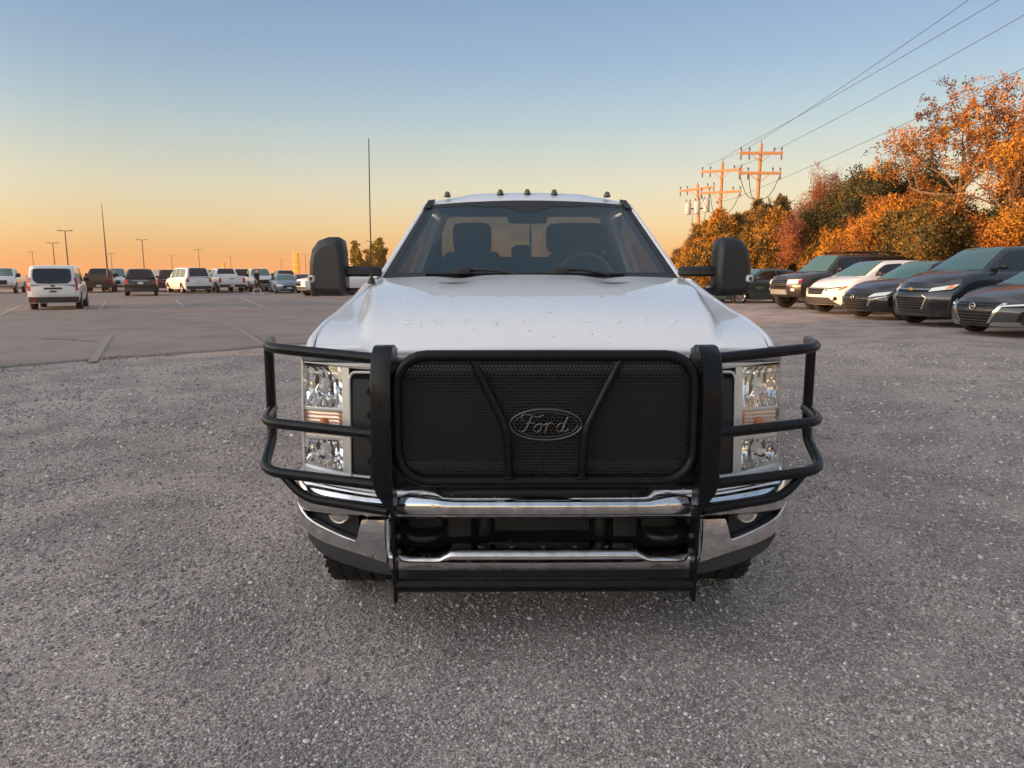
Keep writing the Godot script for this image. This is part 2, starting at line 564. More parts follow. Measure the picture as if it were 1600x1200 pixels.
func ground() -> void:
	# gravel: one sheet, rings round the viewer out to the horizon
	var st := SurfaceTool.new()
	st.begin(Mesh.PRIMITIVE_TRIANGLES)
	var radii := [0.0]
	var r := 0.5
	while r < 5000.0:
		radii.append(r)
		r *= 1.075
	radii.append(5000.0)
	var sectors := 180
	var patch := FastNoiseLite.new()
	patch.seed = 9
	patch.frequency = 0.22
	patch.fractal_octaves = 4
	for i in radii.size():
		for k in sectors + 1:
			var a := TAU * k / sectors
			var x: float = radii[i] * sin(a)
			var z: float = -radii[i] * cos(a)
			var n := patch.get_noise_2d(x, z * 0.8)
			var t := 0.74 + 0.15 * n
			var c := Color(t * 1.0, t * 0.915, t * 0.865)
			# compacted wheel tracks are a little browner and finer
			var far := smoothstep(60.0, 150.0, radii[i])
			c = c.lerp(Color(0.42, 0.30, 0.16), far)
			st.set_color(c)
			st.add_vertex(Vector3(x, lie(x, z), z))
	for i in radii.size() - 1:
		for k in sectors:
			var p := i * (sectors + 1) + k
			var q := p + sectors + 1
			for v in [p, p + 1, q + 1, p, q + 1, q]:
				st.add_index(v)
	st.generate_normals()
	structure("gravel_ground", st.commit(), "gravel")
	# asphalt: half of the lot, with a broken edge running away to the right
	var rows := []
	var st2 := SurfaceTool.new()
	st2.begin(Mesh.PRIMITIVE_TRIANGLES)
	var along := Vector3(0.687, 0, -0.727)   # along the edge, away from the viewer
	var inward := Vector3(-0.727, 0, -0.687)
	var start := Vector3(-8.12, 0, -11.34)
	var across := [-0.06, -0.02, 0.25, 0.8, 2.0, 4.0, 7.0, 11.0, 16.0, 22.0, 30.0, 40.0, 52.0]
	var nu := 260
	for i in nu + 1:
		var s := -34.0 + 94.0 * i / nu
		var wob := 0.16 * land.get_noise_1d(s * 3.0) + 0.10 * land.get_noise_1d(s * 14.0 + 50.0) + 0.35 * land.get_noise_1d(s * 0.5 + 9.0)
		for j in across.size():
			var e: float = across[j]
			var p := start + along * s + inward * (e + wob * (1.0 - smoothstep(0.0, 3.0, e)))
			var y := -0.03 if j == 0 else 0.022
			var t2 := 0.27 + 0.05 * patch.get_noise_2d(p.x * 0.5, p.z * 0.5) - 0.02 * (1.0 - smoothstep(0, 2.5, e))
			st2.set_color(Color(t2 * 1.12, t2 * 0.985, t2 * 0.92))
			st2.add_vertex(Vector3(p.x, y + lie(p.x, p.z), p.z))
	var m := across.size()
	for i in nu:
		for j in m - 1:
			var p2 := i * m + j
			for v in [p2, p2 + 1, p2 + m + 1, p2, p2 + m + 1, p2 + m]:
				st2.add_index(v)
	st2.generate_normals()
	var asphalt := structure("asphalt_pavement", st2.commit(), "asphalt")
	# painted bay lines, children of the pavement
	for l in [[-22.95, -34.01, -18.22, -25.72, 0.13, 0], [-20.69, -36.96, -16.67, -29.27, 0.13, 0], [-18.69, -40.47, -14.49, -32.02, 0.13, 0], [-16.66, -44.73, -10.94, -32.0, 0.13, 0], [-9.6, -17.22, -7.0, -11.95, 0.13, 1], [-7.54, -19.87, -5.1, -14.85, 0.12, 1], [-25.5, -30.9, -21.6, -23.2, 0.13, 0]]:
		var b := B.new()
		var a := Vector3(l[0], 0, l[1])
		var c := Vector3(l[2], 0, l[3])
		var side: Vector3 = (c - a).normalized().cross(Vector3.UP) * l[4] / 2
		var rws := []
		for i in 25:
			var p := a.lerp(c, i / 24.0)
			var wv: Vector3 = side * (1.0 + 0.25 * land.get_noise_1d(i * 9.0 + l[0] * 20.0))
			rws.append(PackedVector3Array([p - wv + Vector3.UP * 0.027, p + wv + Vector3.UP * 0.027]))
		b.grid(rws)
		part("painted_line", b, "worn_paint" if l[5] else "line_paint", asphalt)
	# dark sealed cracks in the pavement
	for l in [[-10.6, -16.2, -9.0, -15.6], [-8.9, -24.5, -7.6, -24.1], [-13.0, -27.0, -4.0, -30.0]]:
		var b := B.new()
		var rws := []
		for i in 30:
			var p: Vector3 = Vector3(l[0], 0, l[1]).lerp(Vector3(l[2], 0, l[3]), i / 29.0)
			p.z += 0.25 * land.get_noise_1d(i * 5.0 + l[0])
			rws.append(PackedVector3Array([p + Vector3(0, 0.026, -0.035), p + Vector3(0, 0.026, 0.035)]))
		b.grid(rws)
		part("crack_seal", b, "plastic_grey", asphalt)
	# dead grass and leaf litter caught along the pavement edge
	var blade := B.new()
	for k in 7:
		var a := TAU * k / 7.0 + rng.randf()
		var d := Vector3(cos(a), 0, sin(a))
		var s := d.cross(Vector3.UP) * 0.006
		var tip := d * rng.randf_range(0.03, 0.09) + Vector3.UP * rng.randf_range(0.015, 0.06)
		blade.quad(-s, s, tip * 0.6 + s * 0.8 + Vector3.UP * 0.012, tip * 0.6 - s * 0.8 + Vector3.UP * 0.012)
		blade.tri(tip * 0.6 - s * 0.8 + Vector3.UP * 0.012, tip * 0.6 + s * 0.8 + Vector3.UP * 0.012, tip)
	var mm := MultiMesh.new()
	mm.transform_format = MultiMesh.TRANSFORM_3D
	mm.use_colors = true
	mm.mesh = blade.done()
	var xf := []
	for i in 5200:
		var s := rng.randf_range(-14.0, 34.0)
		var dens := land.get_noise_1d(s * 2.0 + 300.0) - 0.02 + (0.4 if s < 2.0 else 0.0)
		if rng.randf() > dens:
			continue
		var p := start + along * s + inward * (0.35 * land.get_noise_1d(s * 0.5 + 9.0) + rng.randfn(-0.12, 0.13))
		xf.append([p, s])
	mm.instance_count = xf.size()
	for i in xf.size():
		var sc := rng.randf_range(0.35, 0.85)
		mm.set_instance_transform(i, Transform3D(Basis(Vector3.UP, rng.randf() * TAU).scaled(Vector3.ONE * sc), xf[i][0] + Vector3.UP * 0.004))
		var q := rng.randf()
		mm.set_instance_color(i, Color(0.30, 0.22, 0.12).lerp(Color(0.16, 0.11, 0.06), q))
	stuff("dry_grass", mm, "leaf", self, "dry yellow grass and leaf litter along the pavement edge", "grass")

func stuff(called: String, mm: MultiMesh, m, parent: Node, label := "", category := "") -> MultiMeshInstance3D:
	var o := MultiMeshInstance3D.new()
	o.multimesh = mm
	o.material_override = M[m] if m is String else m
	o.name = numbered(called) if parent == self else called
	parent.add_child(o, true)
	o.set_meta("kind", "stuff")
	if label:
		o.set_meta("label", label)
		o.set_meta("category", category)
	return o

func rock(seed_: int) -> ArrayMesh:
	var rr := RandomNumberGenerator.new()
	rr.seed = seed_
	var b := B.new()
	var rings := []
	for i in 4:
		var ring := PackedVector3Array()
		var ph := PI * (0.12 + 0.25 * i)
		for k in 6:
			var a := TAU * (k + 0.5 * (i % 2)) / 6.0
			ring.append(Vector3(cos(a) * sin(ph), cos(ph) * 0.6, sin(a) * sin(ph) * 0.8) * rr.randf_range(0.75, 1.15))
		rings.append(ring)
	for i in 3:
		b.grid([rings[i], rings[i + 1]], true)
	b.fan(rings[0])
	return b.done()

func pebbles() -> void:
	var dens := FastNoiseLite.new()
	dens.seed = 21
	dens.frequency = 0.5
	dens.fractal_octaves = 4
	for v in 4:
		var mm := MultiMesh.new()
		mm.transform_format = MultiMesh.TRANSFORM_3D
		mm.use_colors = true
		mm.mesh = rock(40 + v)
		var xf: Array[Transform3D] = []
		for i in 62000:
			# thinner with distance, so that the picture keeps its grain
			var d := 1.3 * pow(11.0, pow(rng.randf(), 1.0))
			var az := rng.randf_range(-0.78, 0.78)
			var p := Vector3(sin(az) * d, 0, -cos(az) * d)
			if (p.x + 8.12) * -0.727 + (p.z + 11.34) * -0.687 > -0.1:
				continue
			var n := dens.get_noise_2d(p.x * 1.5, p.z * 1.5)
			if rng.randf() > 0.62 + 0.8 * n:
				continue
			var s := 0.0028 + 0.0062 * pow(rng.randf(), 2.2)
			if rng.randf() < 0.03:
				s += rng.randf_range(0.003, 0.009)
			s *= clampf(0.6 + d * 0.16, 0.8, 2.0)
			xf.append(Transform3D(Basis.from_euler(Vector3(rng.randf_range(-0.5, 0.5), rng.randf() * TAU, rng.randf_range(-0.5, 0.5))).scaled(Vector3(s, s, s)), p + Vector3.UP * (lie(p.x, p.z) + s * 0.12)))
		mm.instance_count = xf.size()
		for i in xf.size():
			mm.set_instance_transform(i, xf[i])
			var t := 0.17 + 0.30 * pow(rng.randf(), 1.3)
			if rng.randf() < 0.12:
				t += rng.randf_range(0.15, 0.45)
			var warm := rng.randf()
			mm.set_instance_color(i, Color(t, t * lerpf(0.95, 0.88, warm), t * lerpf(0.92, 0.78, warm)))
		stuff("loose_gravel", mm, "stone", self, ["loose grey stones strewn over the foreground gravel", "small broken chips among the foreground gravel", "rounded pebbles lying on the foreground gravel", "flat pale stones scattered on the foreground gravel"][v], "gravel")

# ---------------------------------------------------------------- buildings, signs, lamps
func house(called: String, label: String, at: Vector3, turn: float, s: Vector3, wall: String, category := "building") -> Node3D:
	var t := thing(called, label, category, at, turn)
	var b := B.new()
	b.box(Vector3(0, s.y / 2, 0), s)
	part("wall", b, wall, t)
	b = B.new()
	b.box(Vector3(0, s.y + 0.15, 0), Vector3(s.x + 0.5, 0.3, s.z + 0.5))
	part("roof", b, "roof_grey", t)
	var n := int(s.x / 5.0)
	for i in n:
		b = B.new()
		b.box(Vector3(-s.x / 2 + (i + 0.5) * s.x / n, 1.5, s.z / 2 + 0.02), Vector3(2.2, 2.4, 0.08))
		part("window" if i % 3 else "door", b, "dark_glass" if i % 3 else "plastic_grey", t)
	return t

func buildings() -> void:
	# added long block out of view, behind and left, to shade the truck
	house("shade_block", "unseen long low block added behind the viewer to the left, shading the truck", Vector3(-33.0, 0, 25.0), 0.0, Vector3(14, 4.7, 48), "wall_grey")
	house("shop_building", "low tan building lit orange by the sun beyond the parked cars", Vector3(-84, fall(-84, -270), -270), 0.35, Vector3(16, 7.0, 10), "wall_tan")
	house("store_building", "wide pale flat-roofed building on the horizon beside the pylon sign", Vector3(-96, fall(-96, -340), -340), 0.35, Vector3(34, 6.6, 12), "wall_tan")
	# a tall yellow sign on two posts
	var g := -7.0
	var t := thing("pylon_sign", "tall yellow pylon sign standing over the tan building", "sign", Vector3(-73.0, fall(-73, -250), -250))
	for s in [-1, 1]:
		var b := B.new()
		b.box(Vector3(s * 0.75, 4.4, 0), Vector3(0.28, 8.8, 0.28))
		part("post", b, "sign_yellow", t)
	for k in 3:
		var b := B.new()
		b.box(Vector3(0, 9.6 + k * 2.15 + (0.3 if k == 2 else 0.0), 0), Vector3(2.5 - 0.25 * k, 1.95 if k < 2 else 2.4, 0.6), Basis.IDENTITY, 0.1)
		part("sign_panel", b, "sign_yellow", t)
	t = thing("pole_sign", "small orange sign on a single post over the white pickup", "sign", Vector3(-110, fall(-110, -280), -280))
	var b2 := B.new()
	b2.tube(PackedVector3Array([Vector3.ZERO, Vector3(0, 10.0, 0)]), 0.22, 8)
	part("post", b2, "pole_steel", t)
	b2 = B.new()
	b2.box(Vector3(0, 11.2, 0), Vector3(1.3, 2.6, 0.5), Basis.IDENTITY, 0.1)
	part("sign_panel", b2, "sign_yellow", t)
	t = thing("board_sign", "white sign board with red stripes beside the left door mirror", "sign", Vector3(-53.6, fall(-53.6, -250), -250))
	for s in [-1, 1]:
		b2 = B.new()
		b2.box(Vector3(s * 0.9, 5.5, 0), Vector3(0.25, 11.0, 0.25))
		part("post", b2, "pole_steel", t)
	b2 = B.new()
	b2.box(Vector3(0, 12.5, 0), Vector3(2.7, 3.7, 0.4), Basis.IDENTITY, 0.05)
	part("sign_panel", b2, "sign_white", t)
	for k in 3:
		b2 = B.new()
		b2.box(Vector3(0, 11.4 + k * 1.1, 0.22), Vector3(2.3, 0.45, 0.06))
		part("red_stripe", b2, "sign_red", t)
	# lot lamps: [pixel column as metres left, distance, height above the eye line, arms]
	var lamps := [[-98.8, 158.0, 8.0, "second lamp post from the left, over the white van"], [-77.1, 127.0, 8.8, "third and tall lamp post above the white van roof"], [-165.0, 252.0, 8.75, "leftmost far lamp post on the skyline"], [-139.4, 255.0, 8.4, "distant lamp post just right of the tall bare mast"], [-81.4, 162.0, 8.85, "lamp post standing over the black SUV"], [-128.4, 277.0, 8.3, "far lamp post between the dark red SUV and the white SUV"], [-97.1, 228.0, 8.9, "lamp post to the left of the white pickup's tailgate"], [-119.7, 313.0, 8.35, "small far lamp post to the right of the orange pole sign"], [-116.3, 372.0, 8.35, "very distant lamp post over the blue grey sedan"], [-76.7, 275.0, 8.5, "far lamp post just right of the yellow pylon sign"], [-30.7, 164.0, 8.65, "lamp post beside the round yellow tree at the truck's mirror"]]
	for l in lamps:
		var gy := fall(l[0], -l[1])
		var lt := thing("lot_lamp", l[3], "lamp post", Vector3(l[0], gy, -l[1]), 0.2, "lamp posts over the car lot")
		var top: float = l[2] - 0.0
		var b := B.new()
		b.tube(PackedVector3Array([Vector3.ZERO, Vector3(0, top - gy, 0)]), PackedFloat32Array([0.15, 0.10]), 8)
		part("pole", b, "pole_steel", lt)
		b = B.new()
		b.box(Vector3(0, top - gy, 0), Vector3(1.1, 0.1, 0.1))
		part("arm", b, "pole_steel", lt)
		for s in [-1, 1]:
			b = B.new()
			b.box(Vector3(s * 0.85, top - gy + 0.05, 0), Vector3(0.75, 0.14, 0.36), Basis.IDENTITY, 0.05)
			part("lamp_head", b, "pole_steel", lt)
	var mast := thing("bare_mast", "tall thin tapering mast rising behind the dark pickup", "mast", Vector3(-31.0, 0.0, -56.0))
	b2 = B.new()
	b2.tube(PackedVector3Array([Vector3.ZERO, Vector3(0.0, 3.4, 0), Vector3(0, 6.78, 0)]), PackedFloat32Array([0.075, 0.055, 0.02]), 8)
	part("pole", b2, "pole_steel", mast)
	b2 = B.new()
	b2.box(Vector3(0, 0.06, 0), Vector3(0.3, 0.12, 0.3))
	part("base", b2, "pole_steel", mast)

# ---------------------------------------------------------------- utility poles and wires
func poles() -> void:
	var spots := [[24.1, -70.5, 13.75, -0.02, "nearest and tallest wooden utility pole with two crossarms"], [23.75, -81.2, 13.6, -0.01, "middle wooden utility pole with two crossarms"], [24.9, -92.0, 12.6, 0.07, "farthest leaning wooden utility pole that carries the transformers"]]
	var arms := [[12.85, 11.0], [12.7, 10.4], [12.0]]
	var turns := [-0.12, -0.5, -0.55]
	var tops: Array = []
	for i in 3:
		var s: Array = spots[i]
		var lean := Basis(Vector3(0, 0, 1), s[3])
		var t := thing("utility_pole", s[4], "utility pole", Vector3(s[0], 0, s[1]), 0.0, "wooden utility poles behind the trees")
		var b := B.new()
		b.tube(PackedVector3Array([Vector3.ZERO, lean * Vector3(0, s[2] * 0.5, 0), lean * Vector3(0, s[2], 0)]), PackedFloat32Array([0.24, 0.2, 0.15]), 10)
		part("pole", b, "pole_wood", t)
		b = B.new()
		b.tube(PackedVector3Array([lean * Vector3(0, s[2], 0), lean * Vector3(0, s[2] + 0.35, 0)]), PackedFloat32Array([0.05, 0.03]), 8)
		part("insulator", b, "ceramic", t)
		for h in arms[i]:
			var yaw := Basis(Vector3.UP, turns[i])
			var wide := 4.0 if i == 0 else 4.5
			var at := lean * Vector3(0, h, 0) + yaw * Vector3(0, 0, 0.26)
			var arm := B.new()
			arm.box(at, Vector3(wide, 0.26, 0.16), lean * yaw)
			var am := part("crossarm", arm, "pole_wood", t)
			for k in [-0.94, -0.55, 0.6, 0.94]:
				var q := B.new()
				var p: Vector3 = at + lean * yaw * Vector3(k * wide / 2, 0.12, 0)
				q.hard_lathe([[0.0, 0.42], [0.07, 0.40], [0.10, 0.30], [0.06, 0.22], [0.09, 0.12], [0.03, 0.1], [0.03, 0.0]], Transform3D(Basis.IDENTITY, p), 8)
				part("insulator", q, "ceramic", am)
				q = B.new()
				q.hard_lathe([[0.0, 0.0], [0.07, 0.0], [0.09, -0.25], [0.05, -0.5], [0.0, -0.5]], Transform3D(Basis.IDENTITY, p - Vector3(0, 0.26, 0)), 8)
				if absf(k) != 0.6:
					part("hanging_insulator", q, "ceramic", am)
			for k in [-1, 1]:
				var q := B.new()
				q.box(at + lean * yaw * Vector3(k * 0.45, -0.5, 0.05), Vector3(0.08, 1.25, 0.04), lean * yaw * Basis(Vector3(0, 0, 1), -k * 0.85))
				part("brace", q, "pole_wood", am)
			if i < 2 and h == arms[i][1]:
				for k in [-0.94, -0.5, 0.94]:
					var q := B.new()
					var pts := PackedVector3Array()
					var a: Vector3 = at + lean * yaw * Vector3(k * wide / 2, -0.1, 0)
					var c := lean * Vector3(0, h - 2.4, 0)
					for n in 9:
						var u := n / 8.0
						pts.append(a.lerp(c, u) + Vector3(signf(k) * 0.15 * sin(PI * u), -0.75 * sin(PI * u), 0))
					q.tube(pts, 0.035, 6)
					part("jumper_cable", q, "wire", am)
		if i == 2:
			for k in 3:
				var q := B.new()
				var at := lean * Vector3(0, 9.9, 0) + Basis(Vector3.UP, -0.5) * Vector3((k - 1) * 1.15, -0.25 + 0.12 * k, 0.5)
				q.hard_lathe([[0.0, 0.75], [0.3, 0.72], [0.4, 0.66], [0.4, -0.7], [0.36, -0.78], [0.0, -0.78]], Transform3D(Basis.IDENTITY, at), 16)
				var tr := part("transformer", q, "transformer", t)
				for e in [-1, 1]:
					q = B.new()
					q.hard_lathe([[0.0, 0.4], [0.05, 0.4], [0.09, 0.25], [0.05, 0.15], [0.09, 0.05], [0.04, 0.0]], Transform3D(Basis(Vector3(0, 0, 1), -e * 0.3), at + Vector3(e * 0.18, 0.7, 0)), 8)
					part("bushing", q, "ceramic", tr)
			var q2 := B.new()
			q2.box(lean * Vector3(0, 9.6, 0) + Vector3(0, 0, 0.28), Vector3(2.6, 0.18, 0.12), Basis(Vector3.UP, -0.5))
			part("transformer_bracket", q2, "steel_dark", t)
			q2 = B.new()
			q2.hard_lathe([[0.0, 0.3], [0.3, 0.28], [0.3, -0.3], [0.0, -0.3]], Transform3D(Basis(Vector3(1, 0, 0), 1.3), lean * Vector3(0, 10.2, 0) + Vector3(2.5, 0.3, 0.6)), 14)
			part("regulator", q2, "transformer", t)
			for k in 3:
				q2 = B.new()
				q2.tube(PackedVector3Array([Vector3(-1.4 + k * 1.6, 9.6, 0.4), Vector3(-1.5 + k * 1.5, 7.5, 0.3), Vector3(-0.3 + k * 0.3, 5.2, 0.2)]), 0.03, 6)
				part("drop_cable", q2, "wire", t)
	# wires: from the far pole past the near ones to a pole out of sight on the right
	var runs := [[Vector3(24.2, 14.05, -70.4), Vector3(23.85, 13.9, -81.2), Vector3(23.95, 15.95, -40.0), "top wire over the tip of the nearest utility pole"], [Vector3(22.3, 13.35, -70.2), Vector3(21.9, 13.2, -80.2), Vector3(25.48, 15.95, -40.0), "second wire from the left end of the upper crossarm"], [Vector3(26.1, 13.35, -70.6), Vector3(25.5, 13.2, -82.2), Vector3(27.4, 15.5, -40.0), "third wire from the right end of the upper crossarm"], [Vector3(24.3, 9.6, -70.4), Vector3(23.85, 9.4, -81.2), Vector3(27.7, 12.85, -40.0), "lowest wire, crossing the sky above the big oak"]]
	for w in runs:
		var wt := thing("power_line", w[3], "wire", w[0], 0.0, "overhead wires on the right")
		for far in [false, true]:
			var b := B.new()
			var pts := PackedVector3Array()
			var a := Vector3.ZERO
			var c: Vector3 = (w[1] if far else w[0] + (w[2] - w[0]) * 1.9) - w[0]
			for n in 25:
				var u := n / 24.0
				pts.append(a.lerp(c, u) - Vector3(0, (0.15 if far else 0.5) * 4 * u * (1 - u), 0))
			b.tube(pts, 0.016, 6)
			part("wire_span", b, "wire", wt)

# ---------------------------------------------------------------- trees
func leaf_mesh(n: int, spread: float, size: float, seed_: int) -> ArrayMesh:
	var rr := RandomNumberGenerator.new()
	rr.seed = seed_
	var b := B.new()
	for i in n:
		var p := Vector3(rr.randfn(0, 0.5), rr.randfn(0, 0.5), rr.randfn(0, 0.5)) * spread
		var bs := Basis.from_euler(Vector3(rr.randf() * TAU, rr.randf() * TAU, rr.randf() * TAU))
		var l := size * rr.randf_range(0.7, 1.3)
		var w := l * 0.55
		b.g += 1
		var a := p + bs * Vector3(0, 0, 0)
		var m1 := p + bs * Vector3(-w / 2, l * 0.45, 0.12 * l)
		var m2 := p + bs * Vector3(w / 2, l * 0.45, 0.12 * l)
		var e := p + bs * Vector3(0, l, 0)
		b.tri(a, m1, e)
		b.tri(a, e, m2)
	return b.done()

func spray_mesh(n: int, spread: float, size: float, seed_: int) -> ArrayMesh:   # narrow upswept juniper sprays
	var rr := RandomNumberGenerator.new()
	rr.seed = seed_
	var b := B.new()
	for i in n:
		var dir := Vector3(rr.randfn(0, 0.6), 0.75 + rr.randfn(0, 0.4), rr.randfn(0, 0.6)).normalized()
		var side := dir.cross(Vector3(rr.randf() - 0.5, rr.randf() - 0.5, rr.randf() - 0.5)).normalized()
		var p := Vector3(rr.randfn(0, 0.5), rr.randfn(0, 0.5), rr.randfn(0, 0.5)) * spread
		var l := size * rr.randf_range(0.7, 1.5)
		b.g += 1
		var w := side * l * 0.17
		var up := dir.cross(side) * l * 0.06
		b.tri(p, p + dir * l * 0.4 + w + up, p + dir * l)
		b.tri(p, p + dir * l, p + dir * l * 0.4 - w + up)
	return b.done()

func grow(b: B, tips: Array, at: Vector3, dir: Vector3, length: float, r: float, depth: int, rr: RandomNumberGenerator, o: Dictionary) -> void:
	var pts := PackedVector3Array([at])
	var rad := PackedFloat32Array([r])
	var d := dir
	var p := at
	var n := 4 if depth > 1 else 3
	for i in n:
		d = (d + Vector3(rr.randfn(0, 1), rr.randfn(0, 1), rr.randfn(0, 1)) * o.crook + Vector3.UP * o.lift).normalized()
		p += d * length / n
		pts.append(p)
		rad.append(r * lerpf(1.0, 0.62, (i + 1.0) / n))
		if depth <= 2:
			tips.append([p, depth, d])
	b.tube(pts, rad, 7 if depth > 2 else 4)
	if depth == 0:
		return
	var kids: int = o.kids + (1 if rr.randf() < 0.4 else 0)
	for k in kids:
		var u := rr.randf_range(0.45, 1.0) if k > 0 else 1.0
		var j := clampi(int(u * n), 1, n)
		var a := rr.randf() * TAU
		var s := d.cross(Vector3(cos(a), 0.3, sin(a))).normalized()
		var nd: Vector3 = (d + s * rr.randf_range(o.open * 0.6, o.open * 1.3)).normalized()
		grow(b, tips, pts[j], nd, length * rr.randf_range(0.62, 0.85), rad[j] * rr.randf_range(0.62, 0.78), depth - 1, rr, o)

func crown(parent: Node, mesh: ArrayMesh, spots: Array, pal: Array, rr: RandomNumberGenerator, s0: float, s1: float, upright := false) -> void:
	var mm := MultiMesh.new()
	mm.transform_format = MultiMesh.TRANSFORM_3D
	mm.use_colors = true
	mm.mesh = mesh
	mm.instance_count = spots.size()
	for i in spots.size():
		var p: Vector3 = spots[i]
		var e := Vector3(rr.randf() * TAU, rr.randf() * TAU, rr.randf() * TAU)
		if upright:
			e = Vector3(rr.randfn(0, 0.35), rr.randf() * TAU, rr.randfn(0, 0.35))
		mm.set_instance_transform(i, Transform3D(Basis.from_euler(e).scaled(Vector3.ONE * rr.randf_range(s0, s1)), p))
		var q: float = clampf(0.5 + 0.9 * land.get_noise_3d(p.x * 2.6 + parent.position.x * 7.0, p.y * 2.6, p.z * 2.6) + 0.5 * land.get_noise_3d(p.x * 0.8 + parent.position.z * 3.0, p.y * 0.8, p.z * 0.8) + rr.randfn(0, 0.14), 0, 0.999) * (pal.size() - 1)
		var c: Color = pal[int(q)].lerp(pal[int(q) + 1], q - int(q))
		mm.set_instance_color(i, c)
	stuff("crown", mm, "leaf", parent)

func broad_tree(called: String, label: String, at: Vector3, h: float, pal: Array, per_tip: int, o: Dictionary, seed_: int, leaf := 0.2) -> void:
	var rr := RandomNumberGenerator.new()
	rr.seed = seed_
	if at.x > 0.0:
		at = Vector3(at.x * 0.7, 0.28, at.z * 0.7)
		h = 1.22 + (h - 1.5) * 0.7
		leaf *= 0.42
	var t := thing(called, label, "tree", at, 0.0, "trees along the right edge of the lot")
	var b := B.new()
	var tips := []
	for k in o.stems:
		var a: float = TAU * k / o.stems + rr.randf()
		var dir: Vector3 = (Vector3(cos(a), 0, sin(a)) * (0.0 if o.stems == 1 else 0.35) + Vector3.UP).normalized()
		grow(b, tips, Vector3(cos(a), 0, sin(a)) * 0.1 * (o.stems - 1), dir, h * o.first, h * o.thick, o.depth, rr, o)
	# settle to the wanted height
	var top := 0.1
	for p in tips:
		top = maxf(top, p[0].y)
	part("trunk", b, "bark", t)
	var f := h / top
	t.scale = Vector3.ONE * f
	var spots := []
	for p in tips:
		if rr.randf() < o.get("bare", 0.25):
			continue
		var n := int(per_tip * 1.6) if p[1] < 2 else int(per_tip * 0.6)
		for i in n:
			spots.append(p[0] + Vector3(rr.randfn(0, 1), rr.randfn(0.2, 0.8), rr.randfn(0, 1)) * o.get("tuft", 0.15) / f)
	if spots.size():
		crown(t, leaf_mesh(15, 0.18 / f, leaf / f, seed_ + 1), spots, pal, rr, 0.6, 1.25)

func juniper(label: String, at: Vector3, h: float, w: float, pal: Array, seed_: int, count: int) -> void:
	var rr := RandomNumberGenerator.new()
	rr.seed = seed_
	if at.x > 0.0:
		at = Vector3(at.x * 0.7, 0.28, at.z * 0.7)
		h = 0.95 + (h - 1.5) * 0.59
		w *= 0.75
	var t := thing("juniper_tree", label, "tree", at, 0.0, "trees along the right edge of the lot")
	var b := B.new()
	b.tube(PackedVector3Array([Vector3.ZERO, Vector3(0.1, h * 0.5, 0), Vector3(0, h * 0.93, 0)]), PackedFloat32Array([0.2, 0.12, 0.02]), 8)
	var spots := []
	# boughs leave the trunk all round; each carries its own spindle of sprays
	var boughs := []
	for i in int(34 + h * 5):
		var u := pow(rr.randf(), 0.85)
		var y := h * (0.04 + 0.86 * u)
		var reach := w * (0.25 + 0.75 * pow(1.0 - u, 0.75)) * rr.randf_range(0.7, 1.12)
		var a := rr.randf() * TAU
		var root := Vector3(0, y * 0.85, 0)
		var tip := Vector3(cos(a) * reach, y + rr.randf_range(0.3, 1.2), sin(a) * reach) * rr.randf_range(0.92, 1.06)
		boughs.append([root, tip])
		b.tube(PackedVector3Array([root, root.lerp(tip, 0.5) - Vector3(0, 0.15, 0), tip]), PackedFloat32Array([0.05, 0.03, 0.01]), 4)
	part("trunk", b, "bark", t)
	for i in count:
		var bo: Array = boughs[rr.randi() % boughs.size()]
		var u := 1.0 - 0.8 * pow(rr.randf(), 1.4)
		var thick := 0.22 * sin(PI * clampf(u * 0.9 + 0.08, 0, 1)) + 0.08
		spots.append((bo[0] as Vector3).lerp(bo[1], u) + Vector3(rr.randfn(0, thick), rr.randfn(0, thick * 0.8), rr.randfn(0, thick)))
	for i in count / 30:
		spots.append(Vector3(rr.randfn(0, 0.12), h * rr.randf_range(0.86, 1.0), rr.randfn(0, 0.12)))
	crown(t, spray_mesh(14, 0.17, 0.2, seed_ + 1), spots, pal, rr, 0.6, 1.25, true)

